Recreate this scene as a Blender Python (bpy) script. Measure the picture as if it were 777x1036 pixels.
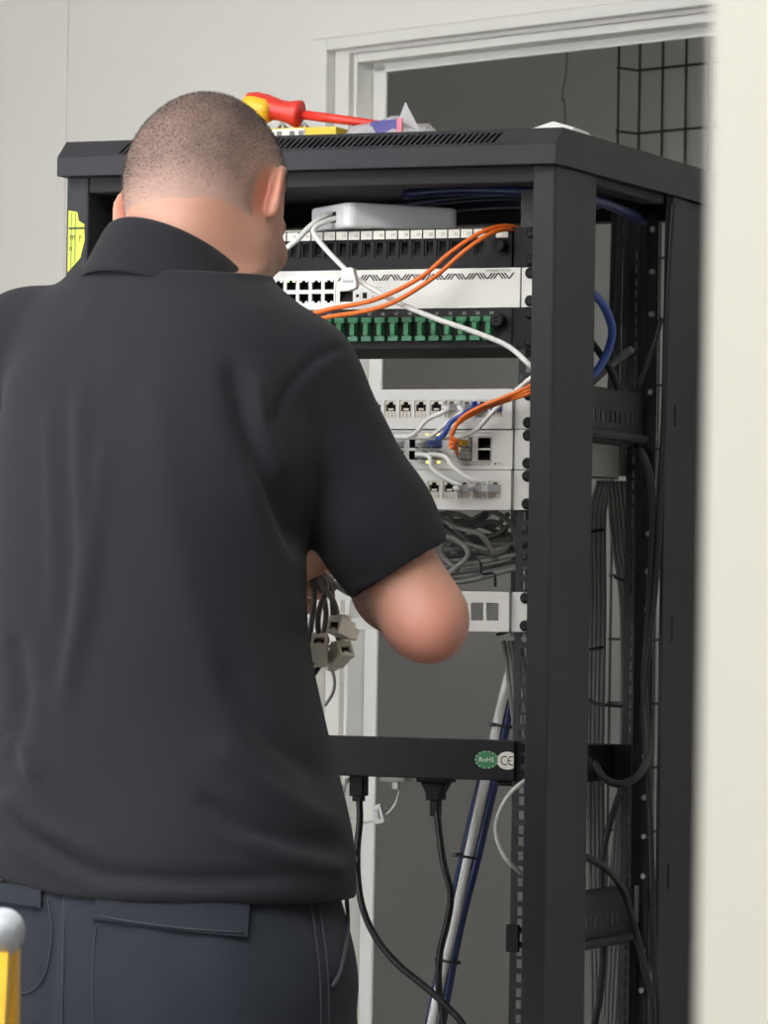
import bpy, bmesh, math, random
import numpy as np
from mathutils import Matrix, Vector
random.seed(7); rng = np.random.default_rng(7)
for o in list(bpy.data.objects): bpy.data.objects.remove(o)
S = bpy.context.scene
col = S.collection
PI = math.pi

# ------------------------------------------------------------------ camera, world, lights, exposure
YAW, PITCH, ROLL = .4044, .0220, .0161
d_ = Vector((-math.sin(YAW)*math.cos(PITCH), math.cos(YAW)*math.cos(PITCH), math.sin(PITCH)))
r_ = Vector((math.cos(YAW), math.sin(YAW), 0)); u_ = r_.cross(d_)
r2_ = r_*math.cos(ROLL) + u_*math.sin(ROLL); u2_ = -r_*math.sin(ROLL) + u_*math.cos(ROLL)
cd = bpy.data.cameras.new('camera'); cam = bpy.data.objects.new('camera', cd); col.objects.link(cam)
cam.matrix_world = Matrix(((r2_.x,u2_.x,-d_.x,2.0111),(r2_.y,u2_.y,-d_.y,-4.4499),(r2_.z,u2_.z,-d_.z,1.2171),(0,0,0,1)))
cd.sensor_fit = 'VERTICAL'; cd.sensor_height = 36.0; cd.lens = 4500.0*36.0/1036.0
cd.clip_start = .02; cd.clip_end = 60
cd.dof.use_dof = True; cd.dof.focus_distance = 4.75; cd.dof.aperture_fstop = 22.0
S.camera = cam
S.view_settings.view_transform = 'Standard'; S.view_settings.look = 'None'
S.view_settings.gamma = 1.0; S.view_settings.use_curve_mapping = False
S.view_settings.exposure = 0.0

w = bpy.data.worlds.new('world'); S.world = w; w.use_nodes = True
w.node_tree.nodes['Background'].inputs[0].default_value = (.9,.95,1,1)
w.node_tree.nodes['Background'].inputs[1].default_value = .05

# frame of the building: e runs along the wall with the doorway, m through it
ORG = Vector((-.348, 1.064, 0)); WROT = math.atan2(-.398, .917)
EV = Vector((math.cos(WROT), math.sin(WROT), 0)); MV = Vector((-EV.y, EV.x, 0))
def W(e, m, z): return ORG + EV*e + MV*m + Vector((0,0,z))
def area_light(name, e, m, z, sx, sy, power, colr=(1,.99,.975)):
    l = bpy.data.lights.new(name, 'AREA'); l.shape = 'RECTANGLE'; l.size = sx; l.size_y = sy
    l.energy = power; l.color = colr
    o = bpy.data.objects.new(name, l); col.objects.link(o)
    o.location = W(e, m, z); o.rotation_euler = (0,0,WROT)
    return o
LIGHTS = [(0.30,-2.3,1.2,.6,16), (1.95,-2.6,1.2,.6,44)]
for i,(e,m,sx,sy,p) in enumerate(LIGHTS): area_light('ceiling_panel_lamp', e, m, 2.665, sx-.08, sy-.08, p)
area_light('hall_panel_lamp', 3.7, -4.3, 2.665, 1.1, .5, 34)
area_light('back_room_lamp', 2.6, .55, 2.665, .5, .5, 25)  # added unseen lamp, brightens the room behind the doorway
WIN = (-.45, 1.75, .80, 2.30)           # added unseen window behind the viewer's left, for soft frontal light
o = area_light('daylight', (WIN[0]+WIN[1])/2, -3.20, (WIN[2]+WIN[3])/2, WIN[1]-WIN[0], WIN[3]-WIN[2], 88, (.97,.985,1)); o.rotation_euler = (PI/2,0,WROT+PI)  # lamp in the added window, brightens router, jacks and back room

# ------------------------------------------------------------------ materials
def lin(c):
    c = [x/255 for x in c]
    return tuple(x/12.92 if x <= .04045 else ((x+.055)/1.055)**2.4 for x in c) + (1,)
MATS = {}
def mat(name, rgb, rough=.5, metal=0, var=.06, scale=40, bump=0, bscale=200, alpha=1, trans=0, spec=.5, emit=None, sheen=0):
    if name in MATS: return MATS[name]
    m = bpy.data.materials.new(name); m.use_nodes = True; nt = m.node_tree; N = nt.nodes; L = nt.links
    b = N['Principled BSDF']; c = lin(rgb)
    tc = N.new('ShaderNodeTexCoord')
    nz = N.new('ShaderNodeTexNoise'); nz.inputs['Scale'].default_value = scale; nz.inputs['Detail'].default_value = 4
    L.new(tc.outputs['Object'], nz.inputs['Vector'])
    mx = N.new('ShaderNodeMix'); mx.data_type = 'RGBA'
    mx.inputs['A'].default_value = tuple(x*(1-var) for x in c[:3])+(1,); mx.inputs['B'].default_value = tuple(min(1,x*(1+var)) for x in c[:3])+(1,)
    L.new(nz.outputs['Fac'], mx.inputs['Factor']); L.new(mx.outputs['Result'], b.inputs['Base Color'])
    b.inputs['Roughness'].default_value = rough; b.inputs['Metallic'].default_value = metal
    b.inputs['Specular IOR Level'].default_value = spec
    b.inputs['Transmission Weight'].default_value = trans; b.inputs['Alpha'].default_value = alpha
    if sheen: b.inputs['Sheen Weight'].default_value = sheen; b.inputs['Sheen Roughness'].default_value = .5
    if bump:
        n2 = N.new('ShaderNodeTexNoise'); n2.inputs['Scale'].default_value = bscale; n2.inputs['Detail'].default_value = 3
        L.new(tc.outputs['Object'], n2.inputs['Vector'])
        bp = N.new('ShaderNodeBump'); bp.inputs['Strength'].default_value = bump; bp.inputs['Distance'].default_value = .002
        L.new(n2.outputs['Fac'], bp.inputs['Height']); L.new(bp.outputs['Normal'], b.inputs['Normal'])
    if emit:
        b.inputs['Emission Color'].default_value = lin(emit[0]); b.inputs['Emission Strength'].default_value = emit[1]
    MATS[name] = m
    return m
mat('wall_paint', (221,219,214), .75, var=.02, scale=6, bump=.08, bscale=300)
mat('closet_paint', (236,236,235), .8, var=.03, scale=5, bump=.1, bscale=250)
mat('slate_paint', (84,86,90), .7, var=.03, scale=6)  # for the unseen right wall, made dark to cut bounce onto the rack side
mat('gloss_trim', (222,221,217), .35, var=.015, scale=8)
mat('cream_paint', (237,236,229), .6, var=.02, scale=6, bump=.05, bscale=300)
mat('floor_vinyl', (120,116,110), .5, var=.12, scale=14)
mat('ceiling_tile', (226,225,220), .9, var=.04, scale=60)
mat('powder_black', (52,53,57), .55, var=.10, scale=120, bump=.12, bscale=900, spec=.2)
mat('dark_steel', (36,36,39), .5, var=.12, scale=80, bump=.08, bscale=600)
mat('black_plastic', (24,24,27), .55, spec=.25, var=.1, scale=90)
mat('matt_black', (20,20,22), .7, var=.1, scale=60)
mat('cavity', (9,9,10), .85, var=.1)
mat('light_steel', (208,208,205), .42, var=.02, scale=60)
mat('cream_steel', (226,226,222), .45, var=.02, scale=60)
mat('silver', (188,184,176), .3, metal=.75, var=.08, scale=150)
mat('keystone_metal', (206,200,190), .32, metal=.12, var=.12, scale=120)
mat('jack_shell', (232,226,212), .3, metal=.05, var=.05, scale=120)  # lighter copy of keystone_metal; its colour makes up for shade on the held jacks
mat('galvanised', (150,150,150), .45, metal=.6, var=.1, scale=90)
mat('router_shell', (232,232,235), .38, var=.02, scale=40)
mat('white_plastic', (232,232,230), .4, var=.02, scale=50)
mat('white_jacket', (226,226,224), .45, var=.02, scale=70)
mat('clear_plastic', (222,224,226), .18, var=.03, trans=.35, alpha=.85)
mat('orange_jacket', (228,112,38), .45, var=.05, scale=70)
mat('blue_jacket', (52,80,160), .42, var=.06, scale=70)
mat('deep_blue_jacket', (38,50,96), .42, var=.08, scale=70)
mat('navy_jacket', (31,38,66), .45, var=.08, scale=70)
mat('wire_grey', (62,62,63), .6, var=.08)
mat('grey_jacket', (122,121,120), .55, var=.08, scale=70)
mat('dark_grey_jacket', (84,81,82), .5, var=.08, scale=70)
mat('black_rubber', (24,24,26), .45, var=.1, scale=60)
mat('green_adapter', (54,126,92), .4, var=.06, scale=70)
mat('green_sticker', (48,128,78), .5, var=.05)
mat('white_sticker', (232,230,220), .55, var=.02)
mat('yellow_sticker', (206,214,74), .5, var=.08, scale=200)
mat('green_stripe', (128,158,60), .5, var=.1, scale=200)
mat('ink', (26,26,28), .6, var=.05)
mat('grey_ink', (128,126,122), .6, var=.05)
mat('pale_ink', (196,196,196), .6, var=.05)
mat('red_handle', (218,58,48), .35, var=.05, scale=60)
mat('yellow_handle', (238,184,44), .4, var=.05, scale=60)
mat('yellow_box', (226,196,44), .5, var=.06, scale=60)
mat('blue_print', (66,62,140), .4, var=.1, scale=90)
mat('pink_print', (214,112,130), .4, var=.1, scale=90)
mat('bag_film', (206,204,208), .2, var=.05, scale=40, alpha=.62)
mat('ladder_yellow', (246,190,40), .45, var=.05, scale=30)
mat('ladder_cap', (176,182,190), .5, var=.12, scale=30)
mat('led_green', (130,230,110), .4, emit=((120,240,90), 2.0))
mat('led_yellow', (235,225,120), .4, emit=((245,225,110), 2.0))
mat('panel_diffuser', (250,248,240), .5, emit=((255,248,236), 3.0))

# ------------------------------------------------------------------ object helpers
def tag(o, label=None, cat=None, group=None, kind=None):
    if label: o['label'] = label
    if cat: o['category'] = cat
    if group: o['group'] = group
    if kind: o['kind'] = kind
    return o
def empty(name, loc=(0,0,0), rz=0, label=None, cat=None, group=None, kind=None):
    o = bpy.data.objects.new(name, None); col.objects.link(o)
    o.empty_display_size = .05
    o.location = loc; o.rotation_euler = (0,0,rz)
    return tag(o, label, cat, group, kind)
def mobj(name, mesh, parent=None):
    o = bpy.data.objects.new(name, mesh); col.objects.link(o)
    if parent: o.parent = parent
    return o
class MB:
    def __init__(s): s.v = []; s.f = []; s.mi = []; s.cur = 0
    def add(s, vs, fs):
        n = len(s.v); s.v += [tuple(v) for v in vs]
        for f in fs: s.f.append(tuple(n+i for i in f)); s.mi.append(s.cur)
        return s
    def box(s, x0, x1, y0, y1, z0, z1):
        return s.add([(x0,y0,z0),(x1,y0,z0),(x1,y1,z0),(x0,y1,z0),(x0,y0,z1),(x1,y0,z1),(x1,y1,z1),(x0,y1,z1)],
            [(3,2,1,0),(4,5,6,7),(0,1,5,4),(1,2,6,5),(2,3,7,6),(3,0,4,7)])
    def quad(s, *p): return s.add(p, [tuple(range(len(p)))])
    def prism(s, poly, axis, a, b):
        # poly of 2-tuples extruded along axis ('x','y','z') from a to b
        def P(u, v, t): return {'x':(t,u,v),'y':(u,t,v),'z':(u,v,t)}[axis]
        n = len(poly)
        vs = [P(u,v,a) for u,v in poly] + [P(u,v,b) for u,v in poly]
        fs = [tuple(range(n)), tuple(range(2*n-1, n-1, -1))] + [(i+n, (i+1)%n+n, (i+1)%n, i) for i in range(n)]
        return s.add(vs, fs)
    def tube(s, pts, r, n=8, caps=True):
        P = [Vector(p) for p in pts]; k = len(P)
        rr = r if isinstance(r, (list, tuple)) else [r]*k
        t0 = (P[1]-P[0]).normalized()
        nrm = t0.orthogonal().normalized(); vs = []
        for i in range(k):
            t = (P[min(i+1,k-1)] - P[max(i-1,0)]).normalized()
            nrm = (nrm - t*nrm.dot(t)); nrm = nrm.normalized() if nrm.length > 1e-6 else t.orthogonal().normalized()
            b = t.cross(nrm)
            for j in range(n):
                a = 2*PI*j/n; vs.append(P[i] + (nrm*math.cos(a) + b*math.sin(a))*rr[i])
        fs = [(i*n+j, i*n+(j+1)%n, (i+1)*n+(j+1)%n, (i+1)*n+j) for i in range(k-1) for j in range(n)]
        if caps: fs += [tuple(range(n-1,-1,-1)), tuple((k-1)*n+j for j in range(n))]
        return s.add(vs, fs)
    def lathe(s, prof, c, axis=(0,0,1), n=16):
        # prof: list of (radius, height) along axis from point c
        q = Vector((0,0,1)).rotation_difference(Vector(axis)); c = Vector(c); vs = []; k = len(prof)
        for (r, h) in prof:
            for j in range(n):
                a = 2*PI*j/n; vs.append(c + q @ Vector((r*math.cos(a), r*math.sin(a), h)))
        fs = [(i*n+j, i*n+(j+1)%n, (i+1)*n+(j+1)%n, (i+1)*n+j) for i in range(k-1) for j in range(n)]
        fs += [tuple(range(n-1,-1,-1)), tuple((k-1)*n+j for j in range(n))]
        return s.add(vs, fs)
    def plate(s, x0, x1, z0, z1, holes, y, depth):
        # front plate at y (facing -y), thickness depth, rectangular holes (hx0,hx1,hz0,hz1) cut right through
        xs = sorted({x0,x1,*[h[0] for h in holes],*[h[1] for h in holes]}); zs = sorted({z0,z1,*[h[2] for h in holes],*[h[3] for h in holes]})
        def hole(i, j):
            a = (xs[i]+xs[i+1])/2; b = (zs[j]+zs[j+1])/2
            return any(h[0]<a<h[1] and h[2]<b<h[3] for h in holes)
        for j in range(len(zs)-1):
            i = 0
            while i < len(xs)-1:
                if hole(i, j): i += 1; continue
                k = i
                while k+1 < len(xs)-1 and not hole(k+1, j): k += 1
                a, b, p, q = xs[i], xs[k+1], zs[j], zs[j+1]
                s.quad((a,y,p),(b,y,p),(b,y,q),(a,y,q)); s.quad((a,y+depth,p),(a,y+depth,q),(b,y+depth,q),(b,y+depth,p))
                i = k+1
        for (a,b,p,q) in [(x0,x1,z0,z1)] + list(holes):
            s.quad((a,y,p),(a,y+depth,p),(b,y+depth,p),(b,y,p)); s.quad((a,y,q),(b,y,q),(b,y+depth,q),(a,y+depth,q))
            s.quad((a,y,p),(a,y,q),(a,y+depth,q),(a,y+depth,p)); s.quad((b,y,p),(b,y+depth,p),(b,y+depth,q),(b,y,q))
        return s
    def mesh(s, name, mats, smooth=False):
        me = bpy.data.meshes.new(name); me.from_pydata([tuple(map(float,v)) for v in s.v], [], s.f)
        for m in (mats if isinstance(mats, (list,tuple)) else [mats]): me.materials.append(MATS[m])
        if any(s.mi): me.polygons.foreach_set('material_index', s.mi)
        if smooth: me.polygons.foreach_set('use_smooth', [True]*len(me.polygons))
        me.validate(); me.update()
        return me
    def build(s, name, mats, parent=None, smooth=False, bevel=0, seg=2):
        o = mobj(name, s.mesh(name, mats, smooth), parent)
        if bevel:
            b = o.modifiers.new('bevel', 'BEVEL'); b.width = bevel; b.segments = seg; b.limit_method = 'ANGLE'; b.angle_limit = math.radians(40)
            b.harden_normals = False
        return o
def struct(o): o['kind'] = 'structure'; return o
def spline(pts, n=8):
    P = [Vector(p) for p in pts]
    if len(P) < 3: return P
    out = []
    Q = [P[0]*2-P[1]] + P + [P[-1]*2-P[-2]]
    for i in range(1, len(Q)-2):
        p0,p1,p2,p3 = Q[i-1:i+3]
        for k in range(n):
            t = k/n
            out.append(.5*((2*p1)+(p2-p0)*t+(2*p0-5*p1+4*p2-p3)*t*t+(3*p1-p0-3*p2+p3)*t**3))
    out.append(P[-1]); return out
def cable(name, label, pts, r, m, cat='cable', group=None, n=8, sides=8, parent=None):
    o = MB().tube(spline(pts, n), r, sides).build(name, m, parent, smooth=True)
    if not parent: tag(o, label, cat, group)
    return o
TXT = {}
def text_mesh(s, size, m, align='CENTER'):
    key = (s, size, m, align)
    if key in TXT: return TXT[key]
    c = bpy.data.curves.new('lettering', 'FONT'); c.body = s; c.size = size; c.align_x = align; c.align_y = 'CENTER'
    c.extrude = .0001; c.resolution_u = 2
    t = bpy.data.objects.new('lettering', c); col.objects.link(t)
    bpy.context.view_layer.update()
    me = bpy.data.meshes.new_from_object(t.evaluated_get(bpy.context.evaluated_depsgraph_get()))
    bpy.data.objects.remove(t); me.materials.clear(); me.materials.append(MATS[m]); TXT[key] = me
    return me
def lettering(s, x, y, z, size, m, parent, name='lettering', align='CENTER', sx=1):
    o = mobj(name, text_mesh(s, size, m, align), parent)
    o.location = (x,y,z); o.rotation_euler = (PI/2,0,0); o.scale = (sx,1,1)
    return o

# ------------------------------------------------------------------ the building
def wobj(name, mb, m, kind='structure', parent=None, bevel=0):
    o = mb.build(name, m, parent, bevel=bevel)
    if not parent: o.location = ORG; o.rotation_euler = (0,0,WROT)
    if kind and not parent: o['kind'] = kind
    return o
CE = 2.70
DL, DR, DH = -.0796, .72, 1.964       # doorway: left and right lining, head
mb = MB().box(-2.0, DL-.005, 0, .06, 0, CE).box(DR+.005, 3.9, 0, .06, 0, CE).box(DL-.005, DR+.005, 0, .06, DH+.012, CE)
wb = wobj('wall_back', mb, 'wall_paint')
wobj('wall_board', MB().box(-1.16, -.69, -.0025, .0, 0, CE), 'wall_paint', parent=wb, bevel=.002)
wobj('wall_board', MB().box(-2.0, -1.166, -.006, .0, 0, 2.09), 'wall_paint', parent=wb, bevel=.002)
wobj('wall_left', MB().box(-2.1, -2.0, -3.27, .06, 0, CE), 'wall_paint')
wobj('wall_right', MB().box(3.9, 4.0, -3.149, 1.1, 0, CE), 'slate_paint')
wobj('wall_front', MB().box(-2.1, WIN[0], -3.269, -3.149, 0, CE).box(WIN[1], 2.72, -3.269, -3.149, 0, CE).box(WIN[0], WIN[1], -3.269, -3.149, 0, WIN[2]).box(WIN[0], WIN[1], -3.269, -3.149, WIN[3], CE).box(2.72, 3.578, -3.269, -3.149, 2.08, CE), 'wall_paint')
wn = empty('window_1', ORG, WROT); struct(wn)  # frame of the added window, out of view
for a, b, c, d in ((WIN[0],WIN[1],WIN[2],WIN[2]+.05),(WIN[0],WIN[1],WIN[3]-.05,WIN[3]),(WIN[0],WIN[0]+.05,WIN[2]+.05,WIN[3]-.05),(WIN[1]-.05,WIN[1],WIN[2]+.05,WIN[3]-.05),((WIN[0]+WIN[1])/2-.025,(WIN[0]+WIN[1])/2+.025,WIN[2]+.05,WIN[3]-.05)):
    MB().box(a, b, -3.255, -3.215, c, d).build('window_frame', 'white_plastic', wn)
MB().box(WIN[0]+.05, WIN[1]-.05, -3.240, -3.234, WIN[2]+.05, WIN[3]-.05).build('pane', 'clear_plastic', wn)
o = wobj('wall_doorway', MB().box(3.578, 5.6, -3.269, -3.149, 0, CE), 'cream_paint', bevel=.004)
wobj('floor', MB().box(-2.1, 5.6, -5.6, 1.2, -.05, 0), 'floor_vinyl')
wobj('ceiling', MB().box(-2.1, 5.6, -5.6, 1.2, CE, CE+.05), 'ceiling_tile')
wobj('wall_hall_end', MB().box(1.9, 2.0, -5.6, -3.269, 0, CE), 'wall_paint')
wobj('wall_hall_side', MB().box(5.5, 5.6, -5.6, -3.269, 0, CE), 'wall_paint')
wobj('wall_hall_back', MB().box(2.0, 5.5, -5.6, -5.5, 0, CE), 'wall_paint')
# narrow room behind the doorway, lengthened out of view for the added lamp
wobj('wall_room_back', MB().box(-1.5, 3.9, 1.0, 1.1, 0, CE), 'closet_paint')
wobj('wall_room_left', MB().box(-1.5, -1.4, .06, 1.0, 0, CE), 'closet_paint')
# door frame: architrave, lining, stop
tr = empty('trim_1', ORG, WROT); struct(tr)
A0, A1 = -.1464, -.1119      # architrave edges (left leg)
def frame_piece(name, mb, bv=.002): return mb.build(name, 'gloss_trim', tr, bevel=bv)
frame_piece('architrave', MB().box(A0, A1, -.018, .0, 0, 1.9966))
frame_piece('architrave', MB().box(A1, DR+.07, -.018, .0, 1.981, 1.9966))
frame_piece('architrave', MB().box(DR+.07, DR+.106, -.018, .0, 0, 1.9966))
frame_piece('architrave_bead', MB().box(A0-.006, A0+.006, -.012, .0, 0, 2.000), .004)
frame_piece('architrave_bead', MB().box(A0, DR+.1, -.012, .0, 1.991, 2.000), .004)
frame_piece('lining', MB().box(A1-.005, DL, .0095, .045, 0, 1.981))
frame_piece('lining', MB().box(DL, DR, .0095, .045, DH, 1.981))
frame_piece('lining', MB().box(DR, DR+.07, .0095, .045, 0, 1.981))
frame_piece('door_stop', MB().box(DL-.001, DL+.024, .041, .046, 0, DH))
frame_piece('door_stop', MB().box(DL, DR, .041, .046, DH-.012, DH+.001))
# ceiling light fixtures; the back room one is added to brighten that room
for i,(e,m,sx,sy,p) in enumerate(LIGHTS + [(3.7,-4.3,1.18,.58,0), (2.6,.55,.58,.58,0)]):
    t = empty('ceiling_light', W(e,m,0), WROT, ['flat rectangular ceiling light panel above the rack','flat rectangular ceiling light panel above the stepladder','flat rectangular ceiling light panel in the hall','small square ceiling light panel in the back room'][i], 'light')
    MB().plate(-sx/2, sx/2, -sy/2, sy/2, [(-sx/2+.02,sx/2-.02,-sy/2+.02,sy/2-.02)], 0, .028).build('light_frame', 'white_plastic', t).matrix_local = Matrix.Translation((0,0,CE)) @ Matrix.Rotation(-PI/2,4,'X') @ Matrix.Translation((0,0,0))
    MB().box(-sx/2+.02, sx/2-.02, -sy/2+.02, sy/2-.02, CE-.018, CE-.008).build('diffuser', 'panel_diffuser', t)

# wire mesh cable basket upright on the cupboard's back wall
bk = empty('cable_basket', W(-.378, .94, 0), WROT, 'dark wire mesh cable basket fixed upright on the back room wall', 'cable basket')
BX = [-.1, -.1, -.05, 0, .05, .10, .10]; BY = [0.004, .052, .052, .052, .052, .052, .004]
for x, y in zip(BX, BY): MB().tube([(x,y,.05),(x,y,2.65)], .0020, 6).build('upright_wire', 'wire_grey', bk, smooth=True)
cw = None
for k in range(26):
    if cw is None:
        cw = MB().tube([(-.1,.0,0),(-.1,.048,0),(.1,.048,0),(.1,.0,0)], .0020, 6).mesh('cross_wire', 'wire_grey', True)
    mobj('cross_wire', cw, bk).location = (0,0,.077+.1*k)
cable('wall_lead', 'thin dark lead hanging down the back room wall', [W(*p) for p in ((-0.6395,0.9940,2.1640), (-0.6404,0.9920,2.0921), (-0.6493,0.9930,2.0450), (-0.6416,0.9930,1.9965), (-0.6325,0.9930,1.5663), (-0.6201,0.9930,0.7743))], .0013, 'grey_jacket')

# ------------------------------------------------------------------ the rack
U = .04445; ZS = 1.5953; YP = .082           # top of the pale switch, plane of the panel fronts
CZ = 1.70; CT = 1.7395; RD = .56
rack = empty('server_rack', (0,.25,0), 0, 'tall open black network rack with slotted top cover and thick side posts', 'server rack')
def rk(name, mb, m='powder_black', bevel=0, smooth=False, parent=rack):
    o = mb.build(name, m, parent, smooth=smooth, bevel=bevel)
    if parent is rack: o.matrix_parent_inverse = Matrix.Translation((0,-.25,0))
    return o
# top cover: lip, slotted front slope, flat top
mb = MB()
X0, X1 = -.30, .30
FY, FZ0, FZ1, BV = 0, CZ, CZ+.0205, .021
def slope(x, t): return (x, FY+BV*t, FZ1+(CT-FZ1)*t)
mb.quad((X0,FY,FZ0),(X1,FY,FZ0),(X1,FY,FZ1),(X0,FY,FZ1))
xs0, xs1, pitch = -.225, .2335, .0068
ns = int((xs1-xs0)/pitch)
t0, t1, lean = .14, .80, .0055
mb.quad(slope(X0,0),slope(X1,0),slope(X1,t0),slope(X0,t0)); mb.quad(slope(X0,t1),slope(X1,t1),slope(X1,1),slope(X0,1))
mb.quad(slope(X0,t0),slope(xs0,t0),slope(xs0+lean,t1),slope(X0,t1))
for k in range(ns):
    a = xs0+k*pitch+.0036; b = xs0+(k+1)*pitch
    mb.quad(slope(a,t0),slope(b,t0),slope(b+lean,t1),slope(a+lean,t1))
mb.quad(slope(xs0+ns*pitch,t0),slope(X1,t0),slope(X1,t1),slope(xs0+ns*pitch+lean,t1))
mb.quad((X0,BV,CT),(X1,BV,CT),(X1,RD-BV,CT),(X0,RD-BV,CT))
mb.quad((X0,RD-BV,CT),(X1,RD-BV,CT),(X1,RD,FZ1),(X0,RD,FZ1)); mb.quad((X0,RD,FZ0),(X0,RD,FZ1),(X1,RD,FZ1),(X1,RD,FZ0))
for x in (X0, X1): mb.quad((x,FY,FZ0),(x,FY,FZ1),(x,BV,CT),(x,RD-BV,CT),(x,RD,FZ1),(x,RD,FZ0))
# returned lips under the cover
mb.quad((X0,FY,FZ0),(X0,FY+.024,FZ0),(X1,FY+.024,FZ0),(X1,FY,FZ0))
o = rk('top_cover', mb)
sd = o.modifiers.new('thick', 'SOLIDIFY'); sd.thickness = .0014; sd.offset = 0
rk('cover_liner', MB().box(-.296,.296,.025,.535,1.7155,1.7175), 'matt_black')
for k, (a, b) in enumerate(((.155,.166),(.163,.174),(.172,.180),(.180,.172))):
    rk('side_slot', MB().add([(.3004,a,1.708),(.3004,a+.0022,1.708),(.3004,b+.0022,1.732),(.3004,b,1.732),(.2985,a,1.708),(.2985,a+.0022,1.708),(.2985,b+.0022,1.732),(.2985,b,1.732)],
        [(0,1,2,3),(7,6,5,4),(0,4,5,1),(1,5,6,2),(2,6,7,3),(3,7,4,0)]), 'cavity')
# corner posts
PW = .0268
for sx in (-1, 1):
    a, b = sorted((sx*.295, sx*(.295-PW)))
    rk('corner_post', MB().box(a, b, .015, .143, .08, 1.7005), bevel=.003)
    a, b = sorted((sx*.2905, sx*.295))
    rk('corner_post', MB().box(a, b, .378, .452, .08, 1.7005), bevel=.0015)
    a, b = sorted((sx*.2915, sx*.2870))
    rk('rear_return', MB().box(a, b, .452, .5585, .08, 1.7005), bevel=.002)
for z, h in ((1.435,.024),(1.185,.03),(.9,.03)):
    rk('post_slot', MB().box(.2945,.2955,.408,.414,z,z+h), 'cavity')
# top and bottom frames
rk('top_beam', MB().box(-.27,.27,.018,.050,1.681,1.7005), 'matt_black', .002)
rk('top_beam', MB().box(-.27,.27,.520,.552,1.684,1.7005), 'matt_black', .002)
for x in (-.29,.262): rk('top_beam', MB().box(x,x+.028,.143,.378,1.690,1.7005), 'matt_black', .002)
rk('base_frame', MB().box(-.30,.30,0,.56,.03,.085), 'powder_black', .004)
for x in (-.26,.26):
    for y in (.05,.51): rk('levelling_foot', MB().lathe([(.022,0),(.022,.008),(.006,.010),(.006,.032)], (x,y,0)), 'black_rubber')
rk('side_panel', MB().box(-.2975,-.2955,.02,.54,.085,1.70), 'dark_steel')
# perforated 19 inch rails, three square holes to the unit
def rail(x0, x1, y, flange_x, name='mounting_rail', hw=.0095):
    zb = ZS - 33*U; holes = []
    for k in range(34):
        for off in (.00635, .02222, .0381):
            z = zb + k*U + off
            if z+.006 < 1.66: holes.append((min(x0,x1)+.0075, min(x0,x1)+.0075+hw, z-.00475, z+.00475))
    mb = MB().plate(min(x0,x1), max(x0,x1), .086, 1.68, holes, y, .002)
    mb.box(flange_x-.001, flange_x+.001, y+.001, y+.045, .086, 1.68)
    return rk(name, mb, 'dark_steel')
rail(.2280, .2590, .0845, .2590)
rail(-.2590, -.2280, .0845, -.2590)
rail(.2380, .2560, .405, .2565, hw=.0028)
rail(-.2560, -.2380, .405, -.2565, hw=.0028)
for sx in (-1,1): rk('rail_web', MB().box(min(sx*.2518,sx*.2535), max(sx*.2518,sx*.2535), .30, .405, .086, 1.665) if sx<0 else MB().box(.2568,.2580,.386,.405,.086,1.665), 'dark_steel')
# rear upright with bolt heads beside the rail
rk('rear_upright', MB().box(.2600,.2740,.402,.4055,.086,1.68), 'matt_black')
for py in (232,275,318,397,540,578,616,655,765,806,845,885,960,1000):
    z = 1.217-(py-621)*.001146
    rk('bolt_head', MB().lathe([(.0040,0),(.0040,.002),(.0028,.0034)], (.2685,.4015,z), (0,-1,0), 10), 'galvanised', smooth=False)
# side braces with a row of slots
def brace(z0, z1, sy=0):
    hs = [(y, y+.006, z0+.36*(z1-z0), z0+.60*(z1-z0)) for y in [.150+.0165*k for k in range(13)]]
    mb = MB().plate(.143, .372, z0, z1, hs, 0, .0018)
    mb.v = [(.266+q[1], q[0], q[2]) for q in mb.v]; mb.f = [tuple(reversed(f)) for f in mb.f]
    mb.box(.240,.266,.143,.372,z0-.0015,z0); mb.box(.238,.240,.143,.372,z0-.0015,z0+.012); mb.box(.240,.266,.143,.372,z1,z1+.0015)
    mb.tube([(.272,.143,z0+.006),(.272,.372,z0+.006)], .005, 8)
    o = rk('side_brace', mb, 'powder_black')
    mb = MB().plate(.143,.372,z0,z1,hs,0,.0018); mb.v = [(-.268+q[1], q[0], q[2]) for q in mb.v]; mb.f = [tuple(reversed(f)) for f in mb.f]
    mb.box(-.266,-.240,.143,.372,z0-.0015,z0)
    rk('side_brace', mb, 'powder_black')
brace(1.412, 1.470); brace(.842, .902); brace(.30, .36)
rk('brace_end', MB().box(.2705,.2735,.365,.372,.862,.905), 'galvanised')
rk('rail_bracket', MB().box(.2255,.2400,.0785,.0845,.846,.876), 'matt_black', .001)
rk('rail_bracket', MB().box(.2255,.2400,.0785,.0845,.30,.33), 'matt_black', .001)
# warning sticker on the far post
st = rk('cable_marker', MB().prism([(-.2925,1.592),(-.2765,1.608),(-.2715,1.628),(-.2725,1.646),(-.2795,1.650),(-.2815,1.660),(-.2925,1.662)], 'y', .0140, .0150), 'yellow_sticker')
for x in (-.2885,-.2835): MB().box(x-.0008,x+.0008,.0136,.0142,1.597 if x<-.285 else 1.603,1.659).build('stripe', 'green_stripe', st)
MB().box(-.2915,-.2725,.0134,.0142,1.6405,1.6425).build('stripe', 'ink', st)
lettering('m', -.2865, .0134, 1.632, .010, 'ink', st); lettering('?', -.2775, .0134, 1.630, .010, 'ink', st); lettering('n', -.2885, .0134, 1.619, .009, 'ink', st)

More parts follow.
